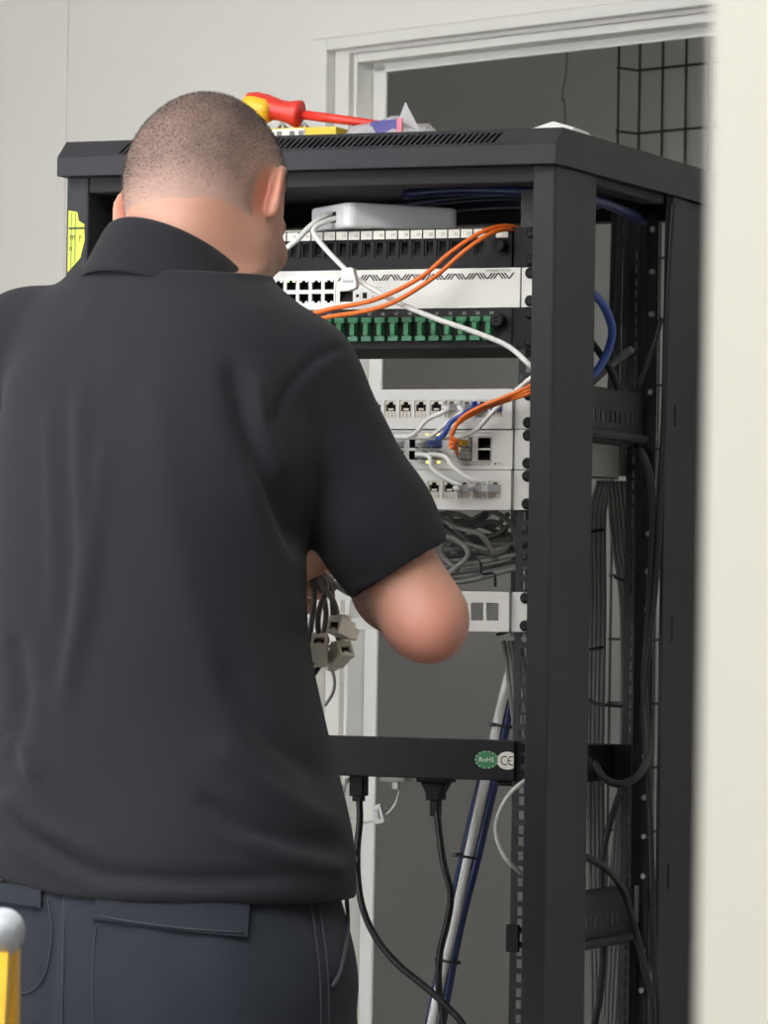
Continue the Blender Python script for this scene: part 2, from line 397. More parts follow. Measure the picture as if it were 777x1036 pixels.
# ------------------------------------------------------------------ rack equipment
SCREW = MB().lathe([(.0062,0),(.0062,.0016),(.0050,.0034),(.0024,.0042),(.0022,.0034)], (0,0,0), (0,-1,0), 12).mesh('screw', 'black_plastic', True)
SLOT = MB().box(-.0030,.0030,-.0044,-.0037,-.0005,.0005).box(-.0005,.0005,-.0044,-.0037,-.0030,.0030).mesh('drive', 'powder_black')
def screws(parent, y, zs, xs=(-.2415,.2415)):
    for x in xs:
        for z in zs:
            s = mobj('screw', SCREW, parent); s.location = (x, y, z); s.rotation_euler = (0, random.uniform(0,1.5), 0)
            mobj('drive_slot', SLOT, s)
def thumb(parent, x, y, z):
    t = MB().lathe([(.0052,0),(.0052,.004),(.0078,.005),(.0078,.015),(.0066,.0165),(.003,.0165),(.003,.0150)], (x,y,z), (0,-1,0), 14).build('thumb_screw', 'black_plastic', parent)
    MB().box(x-.004,x+.004,y-.0169,y-.0160,z-.0006,z+.0006).build('drive_slot', 'powder_black', t)
def unit(name, label, cat, ztop, h=U):
    return empty(name, (0,YP,ztop-h), 0, label, cat)
# everything inside a unit is in local coordinates: x across, y from the front plane, z from its lower edge
H = U-.0008
# --- top patch panel with white number tabs
t = unit('patch_bay', 'black patch panel with white numbered tabs and empty bays, topmost unit in rack', 'patch panel', ZS+U)
XT = [.1805-.01503*(24-k) for k in range(1,25)]
hs = [(x-.0060,x+.0060,.0125,.0320) for x in XT]
MB().plate(-.2205,.2205,0,H,hs,0,.0016).box(-.2205,.2205,.16,.1616,0,H).box(-.2205,-.2190,0,.16,0,H).box(.2190,.2205,0,.16,0,H).box(-.2205,.2205,.0016,.16,0,.0012).box(-.2205,.2205,.0016,.16,H-.0012,H).build('housing', 'black_plastic', t)
for x0,x1 in ((-.2500,-.2215),(.2215,.2500)): MB().box(x0,x1,0,.002,0,H).build('mounting_ear', 'black_plastic', t, bevel=.0006)
bay = MB().plate(-.0059,.0059,.0126,.0319,[(-.0036,.0042,.0150,.0300)],.0022,.0012).box(-.0059,.0059,.012,.0125,.0126,.0319).box(-.0034,.0038,.004,.0044,.0165,.0180).mesh('port_bay', 'matt_black')
TABM = MB().box(-.0066,.0066,-.0010,0,.0332,.0425).mesh('number_tab', 'white_sticker')
for k, x in enumerate(XT):
    mobj('port_bay', bay, t).location = (x,0,0)
    q = mobj('number_tab', TABM, t); q.location = (x,0,0)
    lettering(str(k+1), .0025, -.0012, .0375, .0052, 'grey_ink', q)
MB().box(.2005,.2145,-.0010,0,.0325,.0425).build('label_tab', 'white_sticker', t)
thumb(t,.2085,0,.0235); thumb(t,-.2085,0,.0235); screws(t,0,(.0070,.0374))
# --- pale switch with zigzag print
t = unit('network_switch', 'cream network switch with a black zigzag print and two port rows', 'network switch', ZS)
XP = [.0015-.0155*k for k in range(12)]
hs = [(x-.0058,x+.0058,z,z+.0105) for x in XP for z in (.0075,.0225)] + [(.0145,.0305,.0085,.0205)]
MB().plate(-.2300,.2300,0,H,hs,-.002,.002).box(-.2265,-.2250,0,.19,0,H).box(.2250,.2265,0,.19,0,H).box(-.2265,.2265,.1885,.19,0,H).box(-.2265,.2265,0,.1885,0,.0012).box(-.2265,.2265,0,.1885,H-.0012,H).build('housing', 'cream_steel', t)
for x0,x1 in ((-.2500,-.2308),(.2308,.2500)): MB().box(x0,x1,0,.002,0,H).build('mounting_ear', 'cream_steel', t, bevel=.0006)
mb = MB(); mb.box(-.0057,.0057,.010,.0115,0,.0105).box(-.0058,-.0052,0,.010,0,.0105).box(.0052,.0058,0,.010,0,.0105).box(-.0057,.0057,0,.010,0,.0005).box(-.0057,.0057,0,.010,.0100,.0105)
JK = mb.mesh('port', 'cavity')
TR = MB().box(-.0064,.0064,-.0028,-.002,.0108,.0122).box(-.0050,-.0022,-.003,-.002,.0085,.0108).box(.0022,.0050,-.003,-.002,.0085,.0108).mesh('port_trim', 'silver')
LEDB = MB().box(-.0050,-.0022,-.0034,-.003,.0088,.0106)
LG = LEDB.mesh('port_led', 'led_green'); LY = MB().box(.0022,.0050,-.0034,-.003,.0088,.0106).mesh('port_led', 'led_yellow')
for i, x in enumerate(XP):
    for z in (.0075,.0225):
        q = mobj('port', JK, t); q.location = (x,0,z)
        r = mobj('port_trim', TR, q)
        if z < .01: r.rotation_euler = (0,PI,0); r.location = (0,0,.0105)
        if i >= 3 and z > .01 and i % 2 == 1: mobj('port_led', LG, q)
        if i >= 2 and z > .01 and i % 3 == 0: mobj('port_led', LY, q)
MB().box(.0085,.0093,-.0030,-.002,.0060,.0350).build('port_surround', 'silver', t)
q = MB().box(.0146,.0304,.006,.0075,.0086,.0204).build('console_port', 'cavity', t); MB().box(.0165,.0285,.001,.006,.0086,.0120).build('tongue', 'black_plastic', q)
MB().lathe([(.0019,0),(.0019,.0006)], (.0360,-.002,.0150), (0,-1,0), 10).build('reset_hole', 'cavity', t)
MB().box(.0425,.0475,-.0026,-.002,.0120,.0185).build('usb_port', 'cavity', t)
for z in (.0135,.0185,.0235): MB().box(.0535,.0550,-.0026,-.002,z,z+.0015).build('status_light', 'grey_ink', t)
for z in (.0135,.0185,.0235): MB().box(.0575,.0655,-.0024,-.002,z+.0003,z+.0012).build('legend', 'pale_ink', t)
# zigzag band: groups of slanted strokes
mb = MB(); x = .0125; seq = '//\\\\' ; k = 0
while x < .2190:
    s = 1 if (k//3) % 2 == 0 else -1
    a, b = (x, x+.0052) if s > 0 else (x+.0052, x)
    mb.add([(a-.0010,-.0024,.0315),(a+.0010,-.0024,.0315),(b+.0010,-.0024,.0382),(b-.0010,-.0024,.0382),(a-.0010,-.0019,.0315),(a+.0010,-.0019,.0315),(b+.0010,-.0019,.0382),(b-.0010,-.0019,.0382)],
        [(0,1,2,3),(0,4,5,1),(1,5,6,2),(2,6,7,3),(3,7,4,0)])
    x += .0036 if (k % 3) != 2 else .0056
    k += 1
mb.build('zigzag_print', 'ink', t)
lettering('AFA9000 MX-XX', .2190, -.0024, .0406, .0040, 'grey_ink', t, align='RIGHT')
screws(t,0,(.0070,.0374))
# --- fibre panel with green adapters
t = unit('fibre_patch_bay', 'black fibre panel with a row of green adapters below the cream switch', 'patch panel', ZS-U)
XG = [.1965-.01625*(24-k) for k in range(1,25)]
MB().box(-.2205,.2205,-.001,.18,0,H).build('housing', 'matt_black', t, bevel=.0008)
for x0,x1 in ((-.2500,-.2215),(.2215,.2500)): MB().box(x0,x1,0,.002,0,H).build('mounting_ear', 'black_plastic', t, bevel=.0006)
AD = MB().box(-.0030,.0030,-.0075,0,.0125,.0305).box(-.0058,.0058,-.0095,0,.0292,.0345).box(-.0058,.0058,-.0095,0,.0085,.0135).mesh('green_adapter', 'green_adapter')
CAP = MB().box(-.0026,.0026,-.0115,-.0075,.0150,.0280).box(-.0040,.0040,-.0102,-.0090,.0302,.0335).mesh('dust_cap', 'green_sticker')
for k, x in enumerate(XG):
    q = mobj('green_adapter', AD, t); q.location = (x,0,0); mobj('dust_cap', CAP, q)
    lettering(str(k+1), x, -.0012, .0388, .0046, 'pale_ink', t)
thumb(t,.2085,0,.0300); thumb(t,-.2085,0,.0300); screws(t,0,(.0070,.0374))
# --- keystone panels
mb = MB().plate(-.0072,.0072,0,.0195,[(-.0058,.0058,.0075,.0150),(-.0028,.0028,.0150,.0178)],.0008,.0015)
mb.box(-.0065,.0065,.020,.0215,.001,.0185).box(-.0065,-.0058,.0023,.020,.001,.0185).box(.0058,.0065,.0023,.020,.001,.0185).box(-.0058,.0058,.0023,.020,.001,.0017).box(-.0058,.0058,.0023,.020,.0178,.0185)
mb.box(-.0056,-.0030,-.0002,.0008,.0012,.0062).box(-.0014,.0014,-.0002,.0008,.0012,.0062).box(.0030,.0056,-.0002,.0008,.0012,.0062)
mb.box(-.0030,.0030,.0012,.0022,.0085,.0108)
mb.cur = 1; mb.box(-.0058,.0058,.0060,.0066,.0070,.0178)
JACK = mb.mesh('keystone_jack', ['keystone_metal','cavity'])
def keystone_panel(label, ztop, xlast, pitch, jacks):
    t = unit('keystone_panel', label, 'patch panel', ztop)
    XK = [xlast-pitch*(24-k) for k in range(1,25)]
    hs = [(x-.0073,x+.0073,.0120,.0316) for x in XK]
    MB().plate(-.2245,.2245,0,H,hs,-.006,.0016).box(-.2245,.2245,-.0044,.03,0,.0012).box(-.2245,.2245,-.0044,.03,H-.0012,H).box(-.2245,-.2230,-.0044,.03,0,H).box(.2230,.2245,-.0044,.03,0,H).build('faceplate', 'light_steel', t)
    for x0,x1 in ((-.2500,-.2255),(.2255,.2500)): MB().box(x0,x1,0,.002,0,H).build('mounting_ear', 'light_steel', t, bevel=.0006)
    if jacks:
        for x in XK: mobj('keystone_jack', JACK, t).location = (x,-.0056,.01205)
    screws(t,0,(.0070,.0374))
    return t, XK
kA, XA = keystone_panel('grey keystone panel with white, blue and orange leads plugged at its end', ZS-3*U, .2065, .0181, True)
kB, XB = keystone_panel('grey keystone panel directly below the switch, three white plugs in it', ZS-5*U, .2055, .0181, True)
kC, XC = keystone_panel('grey keystone panel with empty square openings beside the elbow', ZS-8*U, .2050, .0181, False)
# --- second switch
t = unit('network_switch', 'light grey network switch between two keystone panels with leads and transceivers', 'network switch', ZS-4*U)
XQ = [.1350-.0139*k-(.0035 if k > 2 else 0)-(.0035 if k > 5 else 0)-(.0035 if k > 8 else 0) for k in range(12)]
ZQ = (.0105,.0235)
SX = [(.1625,.1770),(.1835,.1985)]
hs = [(x-.0056,x+.0056,z,z+.0100) for x in XQ for z in ZQ] + [(a,b,z,z+.0115) for a,b in SX for z in (.0098,.0232)]
mb = MB().plate(-.2245,.2245,0,H,hs,-.003,.0016).box(-.2245,-.2230,-.0014,.335,0,H).box(.2230,.2245,-.0014,.335,0,H).box(-.2245,.2245,.3335,.335,0,H).box(-.2245,.2245,-.0014,.3335,0,.0012).box(-.2245,.2245,-.0014,.3335,H-.0012,H)
mb.build('housing', 'light_steel', t)
for x0,x1 in ((-.2500,-.2255),(.2255,.2500)): MB().box(x0,x1,0,.002,0,H).build('mounting_ear', 'light_steel', t, bevel=.0006)
for x in XQ:
    for z in ZQ:
        q = mobj('port', JK, t); q.location = (x,-.0014,z); q.scale = (.96,1,.95)
for a,b in SX:
    for z in (.0098,.0232): MB().box(a,b,.010,.011,z,z+.0115).box(a,a+.0005,-.0014,.010,z,z+.0115).box(b-.0005,b,-.0014,.010,z,z+.0115).box(a,b,-.0014,.010,z,z+.0004).box(a,b,-.0014,.010,z+.0111,z+.0115).build('transceiver_cage', 'cavity', t)
MB().box(-.10,.1990,-.0034,-.003,.0398,.0404).build('printed_line', 'grey_ink', t)
MB().plate(.1595,.2000,.0075,.0365,[(.1610,.1990,.0090,.0355)],-.0036,.0006).build('cage_surround', 'silver', t)
lettering('10G SFP 25 26 27 28', .1985, -.0034, .0050, .0036, 'grey_ink', t, align='RIGHT')
MB().lathe([(.0011,0),(.0011,.0006)], (.2050,-.003,.0062), (0,-1,0), 8).build('status_light', 'ink', t)
lettering('SYS', .2105, -.0034, .0062, .0034, 'grey_ink', t)
for x in XQ:
    MB().box(x-.003,x-.001,-.0034,-.003,.0068,.0078).build('legend', 'grey_ink', t)
for k,(x,z) in enumerate(((.1230,.0068),(.1360,.0068),(.1480,.0068),(.1590,.0215),(.1215,.0368),(.1350,.0368))):
    MB().box(x,x+.0030,-.0040,-.003,z,z+.0022).build('status_light', 'led_yellow', t)
screws(t,0,(.0070,.0374))
SW2 = t
# --- power strip with stickers
ZPD = 1.0768
t = unit('power_strip', 'black rack power strip with RoHS and CE stickers', 'power strip', ZPD)
MB().box(-.2330,.2330,-.004,.0022,0,H).box(-.2265,.2265,.0022,.045,.0005,H-.0005).build('housing', 'black_plastic', t, bevel=.0015)
for x0,x1 in ((-.2500,-.2330),(.2330,.2365)): MB().box(x0,x1,0,.002,0,H).build('mounting_ear', 'black_plastic', t)
def oval(cx, cz, rx, rz, cut=None, n=28):
    P = [(cx+rx*math.cos(2*PI*k/n), cz+rz*math.sin(2*PI*k/n)) for k in range(n)]
    return [(min(x,cut),z) if cut else (x,z) for x,z in P]
a = MB().prism(oval(.2003,.0225,.0138,.0099), 'y', -.0047, -.0040).build('rohs_sticker', 'green_sticker', t)
mb = MB()
for rx, rz in ((.0128,.0090),):
    P = oval(.2003,.0225,rx,rz); 
    for i in range(0,28,2): mb.box(P[i][0]-.0007,P[i][0]+.0007,-.0050,-.0046,P[i][1]-.0007,P[i][1]+.0007)
mb.build('rim_print', 'pale_ink', a)
lettering('RoHS', .2003, -.0049, .0225, .0074, 'white_sticker', a, sx=1.05)
b = MB().prism(oval(.2250,.0222,.0128,.0098,.2322), 'y', -.0047, -.0040).build('ce_sticker', 'white_sticker', t)
def arc(cx, cz, r, th, a0=60, a1=300, n=14):
    mb = MB(); 
    for i in range(n):
        p, q = [math.radians(a0+(a1-a0)*(i+j)/n) for j in (0,1)]
        mb.quad((cx+(r)*math.cos(p),-.0050,cz+r*math.sin(p)),(cx+(r-th)*math.cos(p),-.0050,cz+(r-th)*math.sin(p)),(cx+(r-th)*math.cos(q),-.0050,cz+(r-th)*math.sin(q)),(cx+r*math.cos(q),-.0050,cz+r*math.sin(q)))
    return mb
arc(.2222,.0222,.0052,.0012).build('letter_c', 'ink', b)
arc(.2302,.0222,.0052,.0012,68,292).box(.2250,.2294,-.0052,-.0048,.0217,.0227).build('letter_e', 'ink', b)
MB().box(.208,.2262,.006,.043,-.0060,0).build('cord_boss', 'black_plastic', t, bevel=.002)
# --- second strip on the rear rails
t = empty('power_strip', (0,.34,1.024), 0, 'plain black power strip on the rear rails, cord entering its end', 'power strip')
MB().box(-.20,.2300,-.050,.064,0,.042).build('housing', 'black_plastic', t, bevel=.0015)
MB().box(.2296,.2310,-.050,-.042,.002,.041).build('end_plate', 'white_sticker', t)
MB().lathe([(.0095,0),(.0095,.006),(.0065,.009)], (.230,-.032,.020), (1,0,0), 14).build('cord_gland', 'black_rubber', t)
for sx in (-1,1):
    a,b = sorted((sx*.2290, sx*.2490)); MB().box(a,b,.062,.0645,.0,.042).build('mounting_ear', 'black_plastic', t)

# --- small router on top of the first panel
t = empty('router', (.040,.142,ZS+U), 0, 'slim silver white router box lying on the top patch panel', 'router')
def rrect(w, h, r, n=5):
    P = []
    for cx,cy,a in ((w-r,h-r,0),(-w+r,h-r,90),(-w+r,-h+r,180),(w-r,-h+r,270)):
        for k in range(n+1): P.append((cx+r*math.cos(math.radians(a+90*k/n)), cy+r*math.sin(math.radians(a+90*k/n))))
    return P
o = MB().prism(rrect(.070,.052,.012), 'z', .0008, .0290).build('shell', 'router_shell', t, bevel=.004, seg=3); o.rotation_euler = (0,0,math.radians(48))
for k in range(2):
    q = MB().box(-.0705,-.0685,-.0062,.0062,.008,.020).build('port', 'cavity', t); q.rotation_euler = (0,0,math.radians(48)); 
    q.location = (-math.sin(math.radians(48))*(-.018+.03*k), math.cos(math.radians(48))*(-.018+.03*k), 0)

# ------------------------------------------------------------------ leads, cords and cables
def plug(parent, p, dirv, m='clear_plastic', size=(.0058,.0042,.010), boot=None, name='plug'):
    # modular plug: body along dirv from p
    q = Vector((0,-1,0)).rotation_difference(Vector(dirv).normalized())
    mb = MB().box(-size[0],size[0],-size[2],.004,-size[1],size[1]).box(-.0025,.0025,-size[2]-.004,-size[2]+.002,size[1],size[1]+.0025)
    mb.v = [tuple(Vector(p) + q @ Vector(v)) for v in mb.v]
    o = mb.build(name, m, parent, bevel=.0008)
    if boot:
        mb = MB().lathe([(.0046,0),(.0044,.008),(.0034,.016)], (0,0,0), (0,-1,0), 10)
        mb.v = [tuple(Vector(p)+q@(Vector(v)+Vector((0,-size[2],0)))) for v in mb.v]
        mb.build('strain_relief', boot, o, smooth=True)
    return o
def lead(name, label, pts, r, m, plugs=(), cat='cable', group=None, **k):
    pts = [Vector((min(p[0],.2625),p[1],p[2])) for p in pts]
    t = empty(name, pts[0], 0, label, cat, group)
    o = MB().tube(spline(pts, 8), r, 8).build('cord', m, t, smooth=True)
    o.matrix_parent_inverse = Matrix.Translation(-Vector(pts[0]))
    for p, dv, kw in plugs:
        q = plug(t, p, dv, **kw); q.matrix_parent_inverse = Matrix.Translation(-Vector(pts[0]))
    return t
WH = dict(m='clear_plastic')
# orange fibre pair across the cream switch
lead('fibre_lead', 'upper orange fibre lead arching across the cream switch to the rail', [(-0.0221,0.0450,1.5392), (0.0196,0.0400,1.5482), (0.0805,0.0280,1.5576), (0.1355,0.0220,1.5802), (0.1676,0.0280,1.6072), (0.1952,0.0450,1.6297), (0.2107,0.0700,1.6391), (0.2187,0.1000,1.6393), (0.2137,0.1400,1.6330)], .0026, 'orange_jacket')
lead('fibre_lead', 'lower orange fibre lead arching across the cream switch to the rail', [(-0.0243,0.0450,1.5304), (0.0174,0.0400,1.5395), (0.0678,0.0250,1.5445), (0.1075,0.0200,1.5545), (0.1539,0.0200,1.5809), (0.1858,0.0260,1.6089), (0.2069,0.0450,1.6284), (0.2158,0.0720,1.6359), (0.2203,0.1050,1.6343), (0.2150,0.1400,1.6263)], .0026, 'orange_jacket')
# white leads from the router
lead('network_lead', 'white lead running from the router down across the green adapters to the post', [(0.0185,0.0900,1.6556), (0.0069,0.0700,1.6507), (-0.0067,0.0550,1.6398), (0.0006,0.0500,1.6260), (0.0308,0.0450,1.5977), (0.0536,0.0400,1.5806), (0.1007,0.0360,1.5557), (0.1480,0.0360,1.5367), (0.1933,0.0400,1.5214), (0.2321,0.0450,1.5052), (0.2671,0.0450,1.4802), (0.2697,0.1200,1.4648)], .0030, 'white_jacket',
     [((0.0260,0.0950,1.6547), (-.8,-.5,.1), dict(m='white_plastic', size=(.0055,.0042,.020)))])
lead('network_lead', 'white lead looping from the router towards the head', [(0.0235,0.0950,1.6592), (0.0011,0.0800,1.6583), (-0.0126,0.0600,1.6436), (-0.0236,0.0450,1.6260), (-0.0416,0.0400,1.6127), (-0.0646,0.0350,1.6050), (-0.0945,0.0300,1.5798), (-0.1156,0.0500,1.5538)], .0032, 'white_jacket',
     [((0.0404,0.0950,1.6522), (-.85,-.45,.15), dict(m='white_plastic', size=(.0055,.0042,.022)))])
t = empty('cable_tag', (0.0470,0.0360,1.5804), 0, 'small white plastic clip hanging on the router lead', 'cable clip')
MB().prism(rrect(.0085,.0125,.005), 'y', -.008, .0015).build('clip_body', 'white_plastic', t, bevel=.001).rotation_euler = (0,-.25,0)
MB().box(-.006,.006,-.0086,-.008,-.004,-.001).build('hinge', 'clear_plastic', t)
# leads on the second switch
def zk(row): return ZS - {'A':3,'S':4,'B':5}[row]*U - U
JA = lambda i: Vector((XA[i], YP-.006, zk('A')+.0235)); JB = lambda i: Vector((XB[i], YP-.006, zk('B')+.0235))
QP = lambda c, r: Vector((XQ[c], YP-.004, zk('S')+ZQ[r]+.005))
def patch(label, a, b, da, db, bulge, m='white_jacket', pm='clear_plastic', r=.0024, mid=None):
    a = Vector(a); b = Vector(b); da = Vector(da).normalized(); db = Vector(db).normalized()
    P = [a+da*.012] + ([Vector(q) for q in mid] if mid else [(a+b)/2+Vector(bulge)]) + [b+db*.012]
    return lead('patch_lead', label, P, r, m, [(a, da, dict(m=pm)), (b, db, dict(m=pm))])
patch('white patch lead from fourth last socket of upper keystone panel, dropping left', JA(20), QP(3,1), (-.3,-1,0), (-.2,-1,.0), (0,0,0), mid=[(0.1600,0.0450,1.4365), (0.1381,0.0420,1.4256), (0.1218,0.0450,1.4106)])
patch('white patch lead from third last socket of upper keystone panel', JA(21), QP(1,1), (-.3,-1,0), (-.4,-1,.0), (0,0,0), mid=[(0.1772,0.0430,1.4331), (0.1589,0.0400,1.4190), (0.1441,0.0450,1.4095)])
patch('short blue patch lead curving from upper keystone panel into the switch', JA(22), QP(0,1), (-.45,-1,-.05), (-.2,-1,.05), (0,0,0), 'blue_jacket', 'blue_jacket', .0030, mid=[(0.1831,0.0400,1.4319), (0.1686,0.0360,1.4231), (0.1607,0.0360,1.4091)])
MB_blue = plug(kA, tuple(JA(23)-Vector((0,YP,zk('A')))), (0,-1,0), 'blue_jacket', (.0056,.0042,.006), name='blue_plug')
patch('left white patch lead looping from the switch to the lower keystone panel', QP(1,0), JB(21), (-.5,-1,.1), (-.8,-1,0), (0,0,0), mid=[(0.1419,0.0400,1.3855), (0.1473,0.0360,1.3723), (0.1619,0.0380,1.3617), (0.1778,0.0450,1.3533)])
patch('right white patch lead slanting from the switch to the lower keystone panel', QP(0,0), JB(22), (-.3,-1,.05), (-.8,-1,.1), (0,0,0), mid=[(0.1606,0.0400,1.3855), (0.1730,0.0360,1.3735), (0.1863,0.0380,1.3639), (0.1963,0.0450,1.3566)])
plug(kB, tuple(JB(23)-Vector((0,YP,zk('B')))), (-.7,-1,0), 'clear_plastic', (.0056,.0042,.014), name='clear_plug')
lead('network_lead', 'white lead running straight across the second switch behind the arm', [(0.0642,0.0500,1.4087), (0.0973,0.0500,1.4075), (0.1327,0.0500,1.4070), (0.1632,0.0500,1.4064), (0.1902,0.0520,1.4141), (0.2176,0.0550,1.4422), (0.2367,0.0500,1.4559), (0.2644,0.0520,1.4763), (0.2708,0.1100,1.4881)], .0026, 'white_jacket')
for k in range(3):
    lead('fibre_lead', ['orange fibre lead bowing from the upper transceiver to the post','orange fibre lead bowing tightly from the lower transceiver to the post','orange fibre lead crossing between the other two at the transceivers'][k],
        [Vector((.170,YP-.030,zk('S')+(.029,.0155,.022)[k])), Vector((0.1792,0.0280,1.4023))+Vector((-.002*k,0,-.004*k)), Vector((0.1750,0.0240,1.4086))+Vector((-.0015*k,.002*k,-.005*k)), Vector((0.1851,0.0240,1.4258))+Vector((-.002*k,0,-.003*k)), Vector((0.2053,0.0280,1.4388))+Vector((0,.003*k,-.0015*k)), Vector((0.2308,0.0360,1.4498))+Vector((0,.003*k,-.0018*k)), Vector((0.2639,0.0450,1.4652))+Vector((0,0,-.004*k)), Vector((0.2766,0.1100,1.4903))+Vector((0,.004*k,-.004*k))], .0022, 'orange_jacket')
# transceivers with fibre connectors
for r, z in enumerate((.0098,.0232)):
    t = empty('transceiver', (.1698,YP-.004,zk('S')+z+.0055), 0, ['silver transceiver with a yellow connector in the lower cage','silver transceiver with a clear connector in the upper cage'][r], 'transceiver')
    MB().box(-.0066,.0066,-.010,.012,-.0048,.0048).build('housing', 'silver', t, bevel=.0006)
    for k in (-1,1):
        q = MB().box(k*.0032-.0022,k*.0032+.0022,-.024,-.010,-.0030,.0030).build('connector', ['yellow_handle','clear_plastic'][(r+k)%2], t, bevel=.0005)
    MB().tube([(-.0062,-.006,.0046),(-.0062,-.014,.006),(.0062,-.014,.006),(.0062,-.006,.0046)], .0008, 6).build('bail_latch', 'silver', t, smooth=True)

# tangle of grey cables between the lower panels
G1 = 'grey cables gathered behind the gap between the panels'
def gcab(label, pts, r=.0031, m='grey_jacket', group=G1, name='network_cable'): return cable(name, label, pts, r, m, 'cable', group, n=8, sides=7)
for k in range(9):
    z = 1.2435 + .0062*k; jy = .150+.012*(k%3)
    gcab('grey network cable sweeping level through the gap above the empty panel', [(.262,jy+.05,1.262+.0085*k+.012), (.205,jy,z+.022-.001*k), (.150,jy-.008,z+.008), (.080,jy,z+.002), (.0,jy+.01,z+.004*(k%2)), (-.12,jy+.02,z+.006)])
LOOPS = [[(0.1229,0.1400,1.3274), (0.1489,0.1300,1.2976), (0.1806,0.1400,1.2817), (0.2000,0.1500,1.2985), (0.1999,0.1700,1.3265)], [(0.1045,0.1500,1.3231), (0.1328,0.1400,1.3032), (0.1669,0.1500,1.2982), (0.1934,0.1600,1.3174), (0.1939,0.1700,1.3353)],
 [(0.1081,0.1300,1.3138), (0.1331,0.1250,1.2974), (0.1585,0.1300,1.2900), (0.1864,0.1400,1.2861), (0.2124,0.1600,1.3065)], [(0.1109,0.1600,1.2680), (0.1265,0.1500,1.2946), (0.1465,0.1500,1.3091), (0.1740,0.1550,1.3171), (0.1889,0.1600,1.3019), (0.1949,0.1700,1.2757)],
 [(0.0838,0.1600,1.3033), (0.1124,0.1600,1.3168), (0.1443,0.1700,1.3151), (0.1742,0.1700,1.3042), (0.1884,0.1800,1.2824)], [(0.1358,0.1200,1.2589), (0.1579,0.1200,1.2811), (0.1331,0.1220,1.2995), (0.1227,0.1250,1.2808), (0.1423,0.1300,1.2613)],
 [(0.0912,0.1700,1.3347), (0.1103,0.1650,1.3191), (0.1343,0.1650,1.3149), (0.1561,0.1700,1.3218), (0.1661,0.1800,1.3398)], [(0.1094,0.1150,1.3278), (0.1473,0.1100,1.3103), (0.1738,0.1150,1.3019), (0.1846,0.1300,1.2815)],
 [(0.1393,0.1400,1.3385), (0.1818,0.1350,1.3277), (0.2025,0.1400,1.3115), (0.2037,0.1500,1.2865)], [(0.0883,0.1900,1.2984), (0.1191,0.1800,1.2862), (0.1527,0.1800,1.2821), (0.1962,0.1900,1.2938)], [(0.0692,0.2000,1.3220), (0.1079,0.2000,1.3267), (0.1502,0.2000,1.3125), (0.1739,0.2000,1.3271)],
 [(0.0823,0.1750,1.3103), (0.1157,0.1700,1.3060), (0.1465,0.1700,1.3217), (0.1638,0.1800,1.3321)]]
for P in LOOPS: gcab('loose grey network cable looped among others in the gap above the empty panel', P)
for k in range(7):
    x = .173+.0085*k
    gcab('grey network cable dropping straight behind the looped ones beside the rail', [(x,.215+.004*(k%2),1.345), (x+.002,.212,1.30), (x+.001,.216,1.25), (x+.004,.21,1.19)], group='grey cables dropping behind the loops')
for nm, P in (('black cable tie with a curled tail round the grey cables', [(0.1548,0.1280,1.2746), (0.1683,0.1150,1.2767), (0.1755,0.1120,1.2702), (0.1744,0.1180,1.2593)]), ('black cable tie with a small knob round the grey cables', [(0.1700,0.1350,1.2584), (0.1886,0.1180,1.2595), (0.1922,0.1150,1.2529), (0.1904,0.1200,1.2453)])):
    cable('cable_tie', nm, P, .0016, 'black_rubber', 'cable tie', sides=6)
# upper right corner and lower right bunches next to the rail
for k in range(5):
    gcab('dark grey cable bowing down beside the rail under the fibre panel', [(.214+.007*k,.22,1.520), (.209+.0075*k,.20,1.49), (.199+.0085*k,.205,1.455), (.18+.01*k,.22,1.42)], .0030, 'dark_grey_jacket', 'dark grey cables under the fibre panel')
for k in range(5):
    gcab('dark grey cable standing upright in the top corner beside the rail', [(.196+.0065*k,.20,1.628), (.197+.0065*k,.195,1.655), (.200+.0065*k,.20,1.69)], .0029, 'grey_jacket', 'grey cables in the top corner')
for k in range(5):
    gcab('grey cable in the bunch hanging below the empty panel beside the rail', [(.2055+.005*k,.110+.004*(k%2),1.185), (.207+.005*k,.12,1.15), (.212+.005*k,.13,1.09), (.217+.005*k,.15,1.03), (.222+.004*k,.17,.90)], .0026, 'grey_jacket', 'grey cables below the empty panel')
cable('cable_tie', 'black cable tie at the top of the bunch below the empty panel', [(0.2016,0.1000,1.1920), (0.2109,0.0970,1.1943), (0.2167,0.1000,1.1966)], .0020, 'black_rubber', 'cable tie', sides=6)
# blue cables under the cover
cable('duct_cable', 'thick dark blue cable arching under the top cover to the post', [(-.20,.33,1.622), (-.13,.32,1.628), (-.06,.30,1.652), (.02,.29,1.678), (.12,.28,1.686), (.25,.27,1.682)], .0075, 'navy_jacket')
cable('duct_cable', 'dark blue cable lying in front of the thick one under the cover', [(-.22,.26,1.626), (-.12,.25,1.640), (-.05,.24,1.664), (.06,.23,1.684), (.16,.22,1.688), (.258,.20,1.680)], .0055, 'navy_jacket')
cable('duct_cable', 'brighter blue cable along the cover towards the right post', [(.04,.20,1.690), (.12,.19,1.692), (.20,.19,1.688), (.258,.21,1.682), (.258,.36,1.676), (.24,.47,1.672), (.18,.54,1.66)], .0060, 'deep_blue_jacket')
t = empty('cable_label', (0.0854,0.1800,1.7080), 0, 'small yellowish tag stuck under the top cover', 'tag'); MB().box(-.007,.007,-.002,.002,-.005,.004).build('tag_body', 'yellow_box', t, bevel=.001)
cable('duct_cable', 'bright blue cable curling down behind the post in the rack side', [(0.2527,0.2000,1.5874), (0.2631,0.2200,1.5755), (0.2689,0.2400,1.5623), (0.2714,0.2600,1.5391), (0.2645,0.2700,1.5174), (0.2566,0.2600,1.4945), (0.2477,0.2400,1.4779)], .0050, 'blue_jacket')
